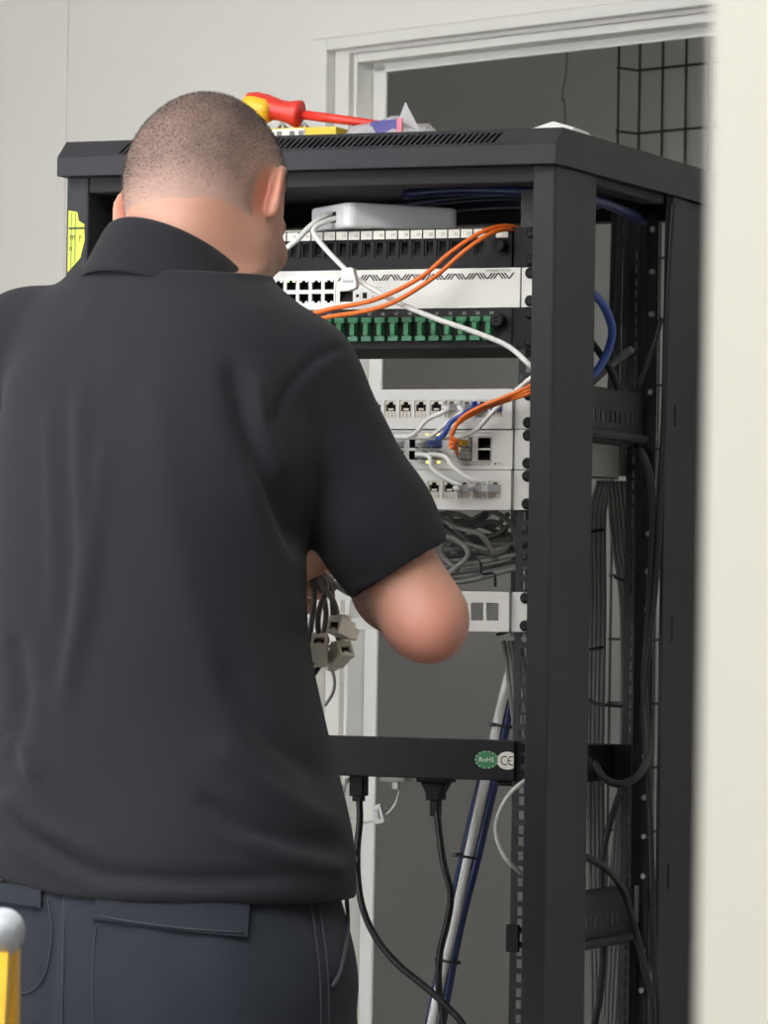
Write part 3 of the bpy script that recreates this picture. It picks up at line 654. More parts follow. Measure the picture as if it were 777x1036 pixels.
# long white and blue pair falling behind the power strip
cable('duct_cable', 'thick white cable slanting down behind the power strip', [(0.1746,0.2200,1.1660), (0.1600,0.2200,1.1100), (0.1455,0.2200,1.0428), (0.1254,0.2200,0.9529), (0.1053,0.2200,0.8572), (0.0850,0.2200,0.7669), (0.0627,0.2200,0.6539), (.000,.24,.40), (-.03,.26,.09)], .0058, 'white_jacket')
cable('duct_cable', 'dark blue cable slanting down right of the thick white one', [(0.1811,0.2250,1.1606), (0.1688,0.2250,1.1102), (0.1555,0.2250,1.0429), (0.1354,0.2250,0.9530), (0.1117,0.2250,0.8572), (0.0951,0.2250,0.7670), (0.0752,0.2250,0.6541), (.014,.245,.40), (-.015,.265,.09)], .0052, 'deep_blue_jacket')
cable('duct_cable', 'dark blue cable slanting down left of the thick white one', [(0.1670,0.2320,1.1268), (0.1508,0.2320,1.0873), (0.1325,0.2320,1.0309), (0.1122,0.2320,0.9463), (0.0920,0.2320,0.8503), (0.0730,0.2320,0.7542), (0.0516,0.2320,0.6520), (-.012,.25,.40), (-.045,.27,.09)], .0038, 'deep_blue_jacket')
TIES = [(0.1612,0.2210,1.0889), (0.1179,0.2210,0.9403), (0.0994,0.2210,0.8211)]
for k, p in enumerate(TIES):
    p = Vector(p); t = empty('cable_tie', p, 0, ['black cable tie on the white and blue cables above the power strip','black cable tie on the white and blue cables just under the power strip','lowest black cable tie on the white and blue cables'][k], 'cable tie')
    mb = MB(); P = [(.0125*math.cos(a)+.002, .009*math.sin(a), -.002*math.cos(a)) for a in [2*PI*i/20 for i in range(21)]]
    mb.tube(P, .0016, 6); mb.build('strap', 'black_rubber', t, smooth=True); MB().box(-.011,-.005,-.0115,-.0075,-.001,.003).build('lock', 'black_rubber', t)
# power cords
def cord(label, pts, top, wide):
    t = empty('mains_cable', pts[0], 0, label, 'power cord')
    o = MB().tube(spline(pts,8), .0040, 10).build('cord', 'black_rubber', t, smooth=True); o.matrix_parent_inverse = Matrix.Translation(-Vector(pts[0]))
    if wide: MB().box(-.020,.020,-.012,.012,.016,.036).prism([(-.016,.016),(.016,.016),(.009,.004),(.009,-.004),(-.009,-.004),(-.009,.004)], 'y', -.010, .010).box(-.0055,.0055,-.006,.006,-.022,-.003).build('plug', 'black_plastic', t, bevel=.002)
    else: MB().box(-.0085,.0085,-.009,.009,-.006,.034).box(-.006,.006,-.006,.006,-.012,-.005).build('plug', 'black_plastic', t, bevel=.0015)
    return t
cord('black power cord hanging under the strip beside the shirt hem, sweeping right', [(0.0127,0.1600,1.0127), (0.0167,0.1550,0.9796), (0.0181,0.1450,0.9356), (0.0272,0.1400,0.8863), (0.0448,0.1400,0.8505), (0.0717,0.1400,0.8219), (0.1081,0.1400,0.7961), (0.1322,0.1400,0.7775), (0.1540,0.1400,0.7545), (0.1785,0.1400,0.7011), (.195,.15,.50), (.18,.20,.09)], 0, False)
cord('black power cord dropping from the wide plug under the strip', [(0.1069,0.1600,1.0089), (0.1132,0.1550,0.9717), (0.1219,0.1500,0.9337), (0.1308,0.1500,0.9010), (0.1266,0.1500,0.8678), (0.1188,0.1500,0.8344), (0.1183,0.1500,0.7959), (0.1236,0.1500,0.7631), (0.1273,0.1500,0.6863), (.115,.17,.40), (.10,.20,.09)], 0, True)
cable('cable_tie', 'loose black tie ends on the cord beside the shirt hem', [(0.0091,0.1400,0.9521), (0.0216,0.1340,0.9406), (0.0250,0.1320,0.9342), (0.0097,0.1400,0.9200)], .0026, 'black_rubber', 'cable tie')
t = empty('power_adapter', (0.0584,0.1600,1.0318), 0, 'small white plug adapter under the power strip', 'adapter'); MB().box(-.0160,.0160,-.015,.015,-.0075,.022).build('adapter_body', 'white_plastic', t, bevel=.003); MB().box(-.004,.004,-.004,.004,-.016,-.007).build('strain_relief', 'white_plastic', t, bevel=.001)
cable('thin_lead', 'thin white lead looping from the adapter through a round clip', [(0.0623,0.1600,1.0142), (0.0598,0.1580,1.0009), (0.0488,0.1560,0.9873), (0.0296,0.1560,0.9788), (0.0081,0.1580,0.9792), (-0.0051,0.1600,0.9876), (-0.0088,0.1650,1.0029), (-0.0077,0.1700,1.0251)], .0019, 'white_jacket')
t = empty('cord_clip', (0.0432,0.1550,0.9882), 0, 'round white plastic clip on the thin lead below the strip', 'cable clip')
MB().lathe([(.0085,-.004),(.0095,-.003),(.0095,.003),(.0085,.004)], (0,0,0), (.85,-.5,.2), 18).build('clip_body', 'white_plastic', t); MB().box(-.008,.004,-.007,-.003,-.011,.011).build('clip_strap', 'white_plastic', t, bevel=.001).rotation_euler = (0,-.25,0)
cable('thin_lead', 'thin grey lead crossing the door frame below the held jacks', [(0.0197,0.0500,1.1604), (0.0284,0.0500,1.1420), (0.0275,0.0500,1.1256), (0.0182,0.0500,1.1101)], .0019, 'grey_jacket')
cable('thin_lead', 'thin grey lead slanting beside the shirt under the power strip', [(-0.0024,0.1800,1.0295), (-0.0120,0.1800,1.0202), (-0.0228,0.1800,1.0042), (-0.0384,0.1800,0.9880)], .0019, 'grey_jacket')
cable('network_lead', 'white lead bowing out of the rack below the CE sticker', [(0.2721,0.0800,1.0532), (0.2629,0.0450,1.0378), (0.2464,0.0350,1.0216), (0.2341,0.0320,0.9999), (0.2310,0.0320,0.9785), (0.2371,0.0350,0.9572), (0.2472,0.0450,0.9411), (0.2550,0.1000,0.9183)], .0027, 'white_jacket')
# cables seen through the open side
for k in range(7):
    gcab('grey network cable in the upper bundle behind the rack side', [(.181+.0046*k,.505+.006*(k%2),1.70), (.181+.0046*k,.503+.006*(k%2),1.60), (.180+.0047*k,.505+.006*(k%2),1.52), (.179+.0046*k,.503+.006*(k%2),1.44), (.182+.0044*k,.505+.006*(k%2),1.38)], .0031, 'grey_jacket', 'upper grey bundle behind the rack')
for k in range(4):
    gcab('grey network cable in the bundle hanging next to the front post', [(.195+.005*k,.43,1.372), (.183+.0052*k,.44,1.33), (.181+.0052*k,.45,1.22), (.181+.0052*k,.45,1.05), (.186+.0052*k,.45,.86), (.192+.0052*k,.45,.60), (.19+.0052*k,.45,.09)], .0030, 'grey_jacket', 'grey bundle next to the front post')
for k in range(5):
    gcab('grey network cable in the bundle hanging close to the rear rail', [(.207+.005*k,.43,1.372), (.211+.0052*k,.44,1.30), (.219+.0042*k,.45,1.22), (.221+.0034*k,.45,1.05), (.208+.005*k,.45,.86), (.200+.005*k,.45,.60), (.20+.005*k,.44,.09)], .0030, 'grey_jacket', 'grey bundle close to the rear rail')
for lb, P in (('black tie round the bundle next to the post, upper', [(0.1853,0.4300,1.3124), (0.1957,0.4250,1.3135), (0.2013,0.4300,1.3148)]), ('black tie round the bundle next to the post, lower', [(0.1863,0.4300,1.1748), (0.1980,0.4250,1.1761), (0.2035,0.4300,1.1774)]), ('black tie with a knob on the bundle close to the rear rail', [(0.2169,0.4300,1.2595), (0.2286,0.4250,1.2561), (0.2391,0.4300,1.2529)]), ('black lead strung level across the two grey bundles', [(0.1860,0.4200,1.1171), (0.2039,0.4150,1.1118), (0.2223,0.4150,1.1100), (0.2401,0.4200,1.1092)])):
    cable('cable_tie', lb, P, .0020, 'black_rubber', 'cable tie', sides=6)
cable('side_cord', 'long black cord running down in front of the rear post', [(0.3069,0.3600,1.6951), (0.3067,0.3500,1.6261), (0.3061,0.3450,1.5465), (0.3053,0.3450,1.4447), (0.3019,0.3450,1.3543), (0.2985,0.3450,1.2639), (0.2914,0.3450,1.1848), (0.2854,0.3450,1.1056), (0.2927,0.3450,1.0268), (0.2977,0.3450,0.9368), (0.3016,0.3450,0.8357), (0.3070,0.3450,0.7235), (.285,.345,.45), (.265,.34,.09)], .0040, 'black_rubber', 'cord')
cable('side_cord', 'black cord curving out from below the upper brace', [(0.2619,0.3600,1.4137), (0.2778,0.3500,1.3997), (0.2879,0.3500,1.3714), (0.2921,0.3500,1.3318), (0.2908,0.3500,1.2639), (0.2862,0.3500,1.1734), (0.2845,0.3500,1.1281), (0.2963,0.3300,1.0611), (0.2992,0.3000,1.0373), (0.2853,0.2800,1.0251), (0.2667,0.2720,1.0304), (0.2511,0.2780,1.0487)], .0045, 'black_rubber', 'cord')
cable('side_cord', 'black cord hanging straight behind the lower brace', [(0.2684,0.3200,1.0156), (0.2569,0.3200,0.9815), (0.2491,0.3200,0.9474), (0.2472,0.3200,0.9136), (0.2507,0.3200,0.8462), (0.2470,0.3200,0.7786), (0.2395,0.3200,0.7220), (.215,.33,.40), (.20,.34,.09)], .0040, 'black_rubber', 'cord')
cable('side_cord', 'black cord arching over the lower brace towards the floor', [(0.2512,0.2000,0.9505), (0.2675,0.2100,0.9451), (0.2801,0.2400,0.9321), (0.2835,0.2900,0.9053), (0.2899,0.3100,0.8654), (0.3007,0.3150,0.8208), (0.3109,0.3200,0.7370), (.282,.33,.45), (.25,.32,.09)], .0042, 'black_rubber', 'cord')
cable('side_cord', 'thin black cord slanting up to the rear post beside the blue cable', [(0.2742,0.3400,1.4763), (0.2858,0.3400,1.5056), (0.2943,0.3450,1.5353), (0.2982,0.3500,1.5560)], .0030, 'black_rubber', 'cord')
cable('side_cord', 'black cord crossing the blue cable behind the post', [(0.2466,0.2600,1.5248), (0.2575,0.2700,1.5063), (0.2654,0.2750,1.4920), (0.2734,0.2800,1.4709)], .0042, 'black_rubber', 'cord')
cable('side_cord', 'pale grey strap slanting in front of the upper bundle', [(0.2602,0.3600,1.5218), (0.2423,0.3600,1.5094), (0.2304,0.3500,1.4964), (0.2174,0.3400,1.4811)], .0042, 'grey_jacket', 'strap')

# ------------------------------------------------------------------ things lying on the rack
t = empty('screwdriver', (-0.0601,0.1200,1.7728), 0, 'red and yellow insulated screwdriver lying on top of the rack', 'screwdriver')
a = Vector((-0.1234,0.1150,1.7898)); b = Vector((-0.0540,0.1200,1.7749)); c = Vector((0.0452,0.1270,1.7611)); B0 = Vector((-0.0601,0.1200,1.7728))
def along(name, prof, m, p, q, n=16):
    dv = (q-p).normalized(); L = (q-p).length
    o = MB().lathe([(r, h*L) for r, h in prof], p-B0, dv, n).build(name, m, t, smooth=True); return o
along('handle', [(.006,0),(.013,.05),(.0155,.2),(.0150,.4),(.0120,.62),(.0125,.78),(.0155,.90),(.0160,.97),(.0120,1)], 'red_handle', a, b)
along('grip', [(.004,0),(.0138,.04),(.0160,.2),(.0153,.40),(.0120,.50)], 'yellow_handle', a+Vector((0,-.0030,-.0038)), b+Vector((0,-.0030,-.0038)))
along('shaft', [(.0055,0),(.0052,.6),(.0042,.93),(.0020,1)], 'red_handle', b-(b-a)*.02, c)
t = empty('fixings_box', (-.060,.115,CT), 0, 'yellow and white carton of small parts under the screwdriver', 'carton')
MB().box(-.062,.060,-.020,.022,0,.018).build('carton', 'yellow_box', t, bevel=.001)
MB().box(-.020,.022,-.0215,-.0195,.002,.0165).build('label', 'white_sticker', t)
for x in (-.012,.004,.015): MB().box(x,x+.006,-.0223,-.0214,.006,.014).build('print', 'grey_ink', t)
for x in (-.015,.012): MB().tube([(x,-.01,.018),(x+.004,-.012,.024),(x+.010,-.01,.018)], .0022, 6).build('screw_hook', 'galvanised', t, smooth=True)
def bag(name, label, c, sx, sy, hz, m, seed, cat='bag'):
    r = random.Random(seed); n = 9; mb = MB(); P = []
    for j in range(n):
        for i in range(n):
            u, v = i/(n-1)*2-1, j/(n-1)*2-1
            h = hz*max(0,(1-u*u)*(1-v*v))**.5*(.55+.6*r.random())
            P.append((u*sx*(1+.06*r.random()), v*sy*(1+.06*r.random()), h+.001))
    fs = [(j*n+i, j*n+i+1, (j+1)*n+i+1, (j+1)*n+i) for j in range(n-1) for i in range(n-1)]
    mb.add(P, fs); mb.add([(x,y,.0004) for x,y,z in P], [tuple(reversed(f)) for f in fs])
    t = empty(name, c, 0, label, cat); mb.build('film', m, t); return t
b1 = bag('plastic_bag', 'clear bag with blue and pink print at the screwdriver tip', (.052,.14,CT), .055, .040, .030, 'bag_film', 3)
MB().add([(-.02,-.036,.006),(.018,-.036,.006),(.016,-.030,.026),(-.016,-.030,.024),(-.02,-.034,.006),(.018,-.034,.006),(.016,-.028,.026),(-.016,-.028,.024)], [(0,1,2,3),(7,6,5,4),(0,4,5,1),(1,5,6,2),(2,6,7,3),(3,7,4,0)]).build('printed_label', 'blue_print', b1)
MB().box(.018,.024,-.036,-.032,.008,.026).build('printed_edge', 'pink_print', b1)
MB().add([(.012,-.02,.020),(.040,-.018,.012),(.020,-.016,.046),(.012,-.022,.021),(.040,-.020,.013),(.020,-.018,.046)], [(0,1,2),(5,4,3),(0,3,4,1),(1,4,5,2),(2,5,3,0)]).build('bag_corner', 'bag_film', b1)
b2 = bag('plastic_bag', 'flat clear bag with a pink streak behind the cover edge', (.128,.15,CT), .048, .040, .010, 'bag_film', 5)
MB().box(-.03,.012,-.041,-.037,.004,.009).build('printed_edge', 'pink_print', b2)
bag('plastic_bag', 'flattened clear bag further along the cover edge', (.215,.16,CT), .036, .040, .009, 'bag_film', 8)
t = empty('paper_packet', (.298-.040,.115,CT), 0, 'folded white packet at the right end of the rack top', 'packet')
MB().add([(-.035,-.03,.0005),(.030,-.03,.0005),(.030,.04,.0005),(-.035,.04,.0005),(-.028,-.026,.006),(.006,-.03,.015),(.027,-.024,.009),(.024,.03,.009),(-.02,.034,.008)], [(3,2,1,0),(0,1,6,5,4),(1,2,7,6),(2,3,8,7),(3,0,4,8),(4,5,8),(5,7,8),(5,6,7)]).build('folded_sheet', 'white_plastic', t)

# ------------------------------------------------------------------ stepladder behind the man (only its top corner shows)
lx = Vector((0.5750,-1.7500,0.9947))
t = empty('stepladder', (lx.x-.168*r_.x, lx.y-.168*r_.y, 0), YAW, 'yellow stepladder with rounded pale grey cap, out of focus beside the man', 'stepladder')
HT = lx.z
MB().box(-.165,.182,-.05,.05,HT-.020,HT+.012).build('top_cap', 'ladder_cap', t, bevel=.014, seg=5, smooth=True)
for sx in (-1,1):
    for sy in (-1,1):
        mb = MB(); x = sx*.158; X = sx*.225; y = sy*.03; Y = sy*.33
        if sx > 0: x = .168; X = .150
        mb.add([(X-.016,Y-.02,0),(X+.016,Y-.02,0),(X+.016,Y+.02,0),(X-.016,Y+.02,0),(x-.016,y-.02,HT-.012),(x+.010,y-.02,HT-.012),(x+.010,y+.02,HT-.012),(x-.016,y+.02,HT-.012)], [(3,2,1,0),(4,5,6,7),(0,1,5,4),(1,2,6,5),(2,3,7,6),(3,0,4,7)])
        mb.build('stile', 'ladder_yellow', t)
for k in range(3):
    z = .24+.24*k; y = -.33+(.30)*(z/HT)
    MB().box(-.19,.150,y-.04,y+.04,z-.012,z+.012).build('tread', 'galvanised', t, bevel=.003)

# ------------------------------------------------------------------ the man: implicit surfaces meshed with surface nets
MAN = Vector((2.0111,-4.4499,0)) + r_*(-.2214) + Vector((-math.sin(YAW),math.cos(YAW),0))*4.36
man = empty('person', (MAN.x,MAN.y,0), YAW, 'person with cropped hair in black polo shirt and dark trousers, back turned', 'person')
f32 = np.float32
TH = math.radians(38)                      # how far the body is turned from straight away
Rb = np.array([math.cos(TH), -math.sin(TH), 0], f32); Fb = np.array([math.sin(TH), math.cos(TH), 0], f32)
def A(p): return np.asarray(p, f32)
def rcone(P, a, b, r1, r2):
    a, b = A(a), A(b); ab = b-a; t = np.clip((P-a) @ ab/float(ab@ab), 0, 1)
    return np.linalg.norm(P-a-t[:,None]*ab, axis=1) - (r1+(r2-r1)*t)
def ball(P, c, r): return np.linalg.norm(P-A(c), axis=1) - r
def ell(P, c, rad, M=None):
    q = P-A(c)
    if M is not None: q = q @ M
    rad = A(rad); q = q/rad; k = np.linalg.norm(q, axis=1)
    g = np.linalg.norm(q/rad, axis=1)
    return k*(k-1)/np.maximum(g, 1e-6)
def smin(a, b, k):
    h = np.maximum(k-np.abs(a-b), 0)/k
    return np.minimum(a, b) - h*h*k*.25
def smax(a, b, k): return -smin(-a, -b, k)
def chain(P, pts, rs, k=.004):
    d = None
    for i in range(len(pts)-1):
        q = rcone(P, pts[i], pts[i+1], rs[i], rs[i+1]); d = q if d is None else smin(d, q, k)
    return d
def interp(z, zs, vs):
    # smooth (pchip-like via cubic hermite) interpolation on ascending zs
    zs = np.asarray(zs, float); vs = np.asarray(vs, float); m = np.gradient(vs, zs)
    z = np.clip(z, zs[0], zs[-1]); i = np.clip(np.searchsorted(zs, z)-1, 0, len(zs)-2)
    h = zs[i+1]-zs[i]; t = (z-zs[i])/h
    return ((2*t**3-3*t*t+1)*vs[i]+(t**3-2*t*t+t)*h*m[i]+(-2*t**3+3*t*t)*vs[i+1]+(t**3-t*t)*h*m[i+1]).astype(f32)
def mesh_sdf(fn, lo, hi, h):
    lo = np.asarray(lo, float); n = [int(math.ceil((b-a)/h/8))*8 for a, b in zip(lo, hi)]
    D = np.full(n, 1.0, f32); nb = [k//8 for k in n]
    bc = np.stack(np.meshgrid(*[np.arange(k) for k in nb], indexing='ij'), -1).reshape(-1,3)
    cpt = (lo + (bc*8+3.5)*h).astype(f32)
    dc = fn(cpt); act = np.abs(dc) < 8*h*1.15
    for bi, dv in zip(bc[~act], dc[~act]):
        i,j,k = bi*8; D[i:i+8,j:j+8,k:k+8] = dv
    off = np.stack(np.meshgrid(*[np.arange(8)]*3, indexing='ij'), -1).reshape(-1,3)
    B = bc[act]
    for s in range(0, len(B), 1500):
        bb = B[s:s+1500]; idx = (bb[:,None,:]*8+off[None]).reshape(-1,3)
        D[idx[:,0],idx[:,1],idx[:,2]] = fn((lo+idx*h).astype(f32))
    Sg = D < 0
    def corner(a, i, j, k): return a[i:a.shape[0]-1+i, j:a.shape[1]-1+j, k:a.shape[2]-1+k]
    cnt = sum(corner(Sg,i,j,k).astype(np.int8) for i in (0,1) for j in (0,1) for k in (0,1))
    mix = (cnt > 0) & (cnt < 8); cells = np.argwhere(mix)
    vid = np.full(mix.shape, -1, np.int64); vid[mix] = np.arange(len(cells))
    acc = np.zeros((len(cells),3)); num = np.zeros(len(cells))
    cs = [(i,j,k) for i in (0,1) for j in (0,1) for k in (0,1)]
    val = {c: D[cells[:,0]+c[0], cells[:,1]+c[1], cells[:,2]+c[2]].astype(float) for c in cs}
    for c in cs:
        for ax in range(3):
            if c[ax]: continue
            e = list(c); e[ax] = 1; e = tuple(e); a, b = val[c], val[e]
            x = (a < 0) != (b < 0); t = np.where(x, a/np.where(x, a-b, 1), 0)
            p = np.array(c, float)[None].repeat(len(cells),0); p[:,ax] = t
            acc += np.where(x[:,None], p, 0); num += x
    V = lo + (cells + acc/num[:,None])*h
    F = []
    for ax in range(3):
        a1, a2 = (ax+1)%3, (ax+2)%3
        sl0 = [slice(None)]*3; sl1 = [slice(None)]*3; sl0[ax] = slice(0,-1); sl1[ax] = slice(1,None)
        s0, s1 = Sg[tuple(sl0)], Sg[tuple(sl1)]
        ed = np.argwhere(s0 != s1); ed = ed[(ed[:,a1] > 0) & (ed[:,a2] > 0)]
        ed = ed[(ed[:,a1] < mix.shape[a1]) & (ed[:,a2] < mix.shape[a2])]
        if not len(ed): continue
        fl = s0[ed[:,0],ed[:,1],ed[:,2]]
        def cell(o1, o2):
            q = ed.copy(); q[:,a1] -= o1; q[:,a2] -= o2; return vid[q[:,0],q[:,1],q[:,2]]
        q = np.stack([cell(1,1),cell(0,1),cell(0,0),cell(1,0)],1)
        q[~fl] = q[~fl][:,::-1]; F.append(q)
    F = np.concatenate(F); F = F[(F >= 0).all(1)]
    return V, F
def np_mesh(name, V, F, m, parent=None, attr=None, smooth=2):
    # a little Laplacian smoothing over the quad edges
    for _ in range(smooth):
        s = np.zeros_like(V); c = np.zeros(len(V))
        for i in range(4):
            a, b = F[:,i], F[:,(i+1)%4]
            np.add.at(s, a, V[b]); np.add.at(c, a, 1); np.add.at(s, b, V[a]); np.add.at(c, b, 1)
        V = V*.5 + .5*s/np.maximum(c,1)[:,None]
    me = bpy.data.meshes.new(name); me.vertices.add(len(V)); me.vertices.foreach_set('co', V.astype(f32).ravel())
    me.loops.add(F.size); me.loops.foreach_set('vertex_index', F.astype(np.int32).ravel())
    me.polygons.add(len(F)); me.polygons.foreach_set('loop_start', np.arange(0,F.size,4,dtype=np.int32)); me.polygons.foreach_set('loop_total', np.full(len(F),4,np.int32))
    me.polygons.foreach_set('use_smooth', np.ones(len(F),bool)); me.update(); me.validate()
    me.materials.append(MATS[m])
    if attr is not None:
        for k, a in attr(V).items():
            at = me.attributes.new(k, 'FLOAT', 'POINT'); at.data.foreach_set('value', a.astype(f32))
    return mobj(name, me, parent)
def normals(V, F):
    n = np.cross(V[F[:,2]]-V[F[:,0]], V[F[:,3]]-V[F[:,1]]); N = np.zeros_like(V)
    for i in range(4): np.add.at(N, F[:,i], n)
    return N/np.maximum(np.linalg.norm(N,axis=1),1e-12)[:,None]

# --- joints (man's own frame, metres)
JR = A((0.1347,0.0400,1.4417)); JL = A((-0.1437,0.1850,1.4791))
ER = A((0.2616,0.0400,1.2129)); WR = A((0.1699,0.2600,1.2974))
EL = A((-0.1173,0.3000,1.2293)); WL = A((0.0192,0.3900,1.2582))
NB = A((0.0187,0.0920,1.5655)); HC = A((0.0395,0.1400,1.6299))
# head frame: X right, Y forward, Z up
def rot(axis, a):
    c, s = math.cos(a), math.sin(a)
    return {'x':np.array([[1,0,0],[0,c,-s],[0,s,c]]),'y':np.array([[c,0,s],[0,1,0],[-s,0,c]]),'z':np.array([[c,-s,0],[s,c,0],[0,0,1]])}[axis]
HM = (rot('z', -math.radians(22)) @ rot('y', math.radians(-6)) @ rot('x', math.radians(-31))).astype(f32)    # columns: head axes in man frame
def toh(P): return (P-HC) @ HM
def fromh(q): return HC + HM @ A(q)
def ear(Q, s):
    # flattened shell leaning out from the skull, hollow in front, rolled rim
    E = (rot('z', s*math.radians(36)) @ rot('x', math.radians(-15))).astype(f32)
    q = (Q-A((s*.0815,-.014,-.013))) @ E
    d = ell(q, (0,0,.004), (.0060,.0200,.0300))
    d = smin(d, ell(q, (0,.003,-.022), (.0050,.0105,.0120)), .008)
    a = np.linspace(-.6, 1.25, 9)*PI
    ring = [(s*.0035, -.0165*math.sin(t)*(-1)*.95-.001, .005+.0270*math.cos(t)) for t in np.linspace(-2.7,1.0,9)]
    ring = [(x,-y,z) for x,y,z in ring]
    d = smin(d, chain(q, ring, [.0036]*9, .002), .004)
    return smax(d, -ell(q, (s*.0065,.003,.000), (.0050,.0105,.0165)), .003)
def head(P):
    Q = toh(P)
    d = ell(Q, (.001,-.007,.018), (.0725,.0890,.0885))
    d = smin(d, ell(Q, (0,-.045,-.002), (.064,.050,.060)), .03)          # occiput
    d = smin(d, ell(Q, (0,.028,-.045), (.0640,.066,.078)), .03)          # face
    for s in (-1,1):
        d = smin(d, rcone(Q, (s*.052,.004,-.058), (s*.018,.078,-.108), .020, .014), .025)   # jaw
        d = smin(d, ell(Q, (s*.042,.066,-.030), (.020,.018,.016)), .015)                    # cheekbone
        d = smin(d, rcone(Q, (s*.012,.086,.006), (s*.045,.070,.008), .010, .009), .012)      # brow
        d = smax(d, -ell(Q, (s*.031,.094,-.012), (.013,.012,.009)), .008)                   # eye socket
        d = smin(d, ell(Q, (s*.031,.078,-.012), (.0118,.0118,.0105)), .003)                 # eyeball under its lid
    d = smin(d, ell(Q, (0,.080,-.108), (.022,.018,.016)), .02)             # chin
    d = smin(d, chain(Q, [(0,.090,.000),(0,.103,-.022),(0,.114,-.040)], [.007,.009,.012], .006), .010)
    for s in (-1,1): d = smin(d, ball(Q, (s*.011,.102,-.042), .0085), .006)
    d = smin(d, ell(Q, (0,.094,-.067), (.024,.009,.0055)), .005); d = smin(d, ell(Q, (0,.092,-.077), (.021,.009,.0060)), .005)
    for s in (-1,1): d = smin(d, ear(Q, s), .004)
    return d
NK = A(fromh((0,-.030,-.045)))
def neck(P):
    d = rcone(P, NK, NB, .056, .060)
    d = smin(d, rcone(P, fromh((0,-.058,-.020)), NB-Fb*.018-A((0,0,.01)), .032, .046), .03)
    return d
# hands: palm plus five jointed fingers closing on the cables
def hand(P, wr, dirv, side, palmn):
    # dirv: wrist to knuckles, palmn: where the palm faces, side: towards the thumb
    dirv = A(dirv)/np.linalg.norm(dirv); palmn = A(palmn)-dirv*float(A(palmn)@dirv); palmn = palmn/np.linalg.norm(palmn)
    sd = np.cross(dirv, palmn); sd = sd*(1 if float(sd@A(side)) > 0 else -1)
    pc = wr + dirv*.050; M = np.stack([sd, palmn, dirv], 1).astype(f32)
    d = ell(P, pc, (.041,.0165,.054), M)
    d = smin(d, rcone(P, wr, wr+dirv*.03, .026, .024), .02)
    L = (.088,.098,.090,.072)
    for i in range(4):
        k0 = wr + dirv*(.088-.004*abs(i-1)) + sd*(.029-.0195*i); rr = .0092-.0005*(i == 3)
        curl = (.75,1.45,2.2); pts = [k0-dirv*.02, k0]
        p = k0
        for c, fr in zip(curl, (.45,.30,.25)):
            dv = dirv*math.cos(c*.85+.1*i) + palmn*math.sin(c*.85+.1*i); p = p + dv*L[i]*fr; pts.append(p)
        d = smin(d, chain(P, pts, [rr*1.1,rr*1.05,rr,rr*.92,rr*.8], .003), .006)
    t0 = wr + dirv*.030 + sd*.028; t1 = t0 + sd*.024 + dirv*.026 + palmn*.012; t2 = t1 + dirv*.026 + palmn*.020 - sd*.002; t3 = t2 + dirv*.016 + palmn*.016 - sd*.010
    d = smin(d, chain(P, [t0,t1,t2,t3], [.014,.0115,.0105,.0085], .004), .010)
    return d
VR = A((0.1194,0.3300,1.2790)); VL = A((0.0735,0.3500,1.2430))
def forearm(P, e, wr, r0=.0385):
    m = e+(wr-e)*.3
    d = rcone(P, e, m, r0, r0+.001); d = smin(d, rcone(P, m, wr, r0+.001, .0265), .02)
    return d
OL = A((0.2714,0.0200,1.1975))
def arms(P):
    d = rcone(P, JR, ER, .0480, .0395); d = smin(d, forearm(P, ER, WR), .02); d = smin(d, ball(P, OL, .0255), .030)
    d = smin(d, hand(P, WR, VR-WR, (0,0,1), A((-.9,.2,-.1))), .015)
    q = rcone(P, JL, EL, .050, .040); q = smin(q, forearm(P, EL, WL, .039), .02)
    q = smin(q, hand(P, WL, VL-WL, (0,0,1), A((.6,.5,-.1))), .015)
    return np.minimum(d, q)
# torso as stacked ellipses:   z, centre px at that height -> x, depth, half width, half depth
TZ = []
for (p, a, b) in (((0.0064,0.0000,0.9351), .2090,.1470), ((0.0064,0.0020,0.9881), .2060,.1430), ((0.0064,0.0050,1.0364), .1950,.1350), ((0.0009,0.0100,1.1136), .1770,.1260), ((-0.0086,0.0180,1.1910), .1680,.1230), ((-0.0106,0.0300,1.2690), .1680,.1220),
    ((-0.0012,0.0550,1.3873), .1790,.1240), ((0.0018,0.0700,1.4569), .1700,.1130), ((0.0054,0.0800,1.5070), .1420,.0970), ((0.0096,0.0840,1.5420), .1000,.0800)):
    TZ.append((p[2], p[0], p[1], a, b))
TZ = np.array(sorted(TZ))
def torso(P, off=0.0):
    z = P[:,2]; cx = interp(z,TZ[:,0],TZ[:,1]); cy = interp(z,TZ[:,0],TZ[:,2]); a = interp(z,TZ[:,0],TZ[:,3])+off; b = interp(z,TZ[:,0],TZ[:,4])+off
    dx = P[:,0]-cx; dy = P[:,1]-cy; u = dx*Rb[0]+dy*Rb[1]; v = dx*Fb[0]+dy*Fb[1]
    n = 2.3; k = (np.abs(u/a)**n+np.abs(v/b)**n)**(1/n)
    d = (k-1)*np.minimum(a,b)
    return np.maximum(d, np.maximum(z-TZ[-1,0]-.004, TZ[0,0]-z))
def shoulders(P, off=0.0):
    d = rcone(P, NB-A((0,0,.082)), JR+A((0,0,-.002)), .064+off, .052+off); d = smin(d, rcone(P, NB-A((.01,0,.052)), JL+A((0,0,-.002)), .064+off, .054+off), .03)
    return d
def body(P):
    d = smin(head(P), neck(P), .03)
    t = smin(torso(P, -.022), shoulders(P, -.014), .04)
    d = smin(d, t, .03)
    d = smin(d, arms(P), .012)
    return d
SE = A((0.2375,0.0400,1.2565)); sdir = (ER-JR)/np.linalg.norm(ER-JR); sn = A((0.2896,0.0400,1.1742))-SE; sn = sn/np.linalg.norm(sn)
SEL = JL+(EL-JL)*.70; sdl = (EL-JL)/np.linalg.norm(EL-JL)
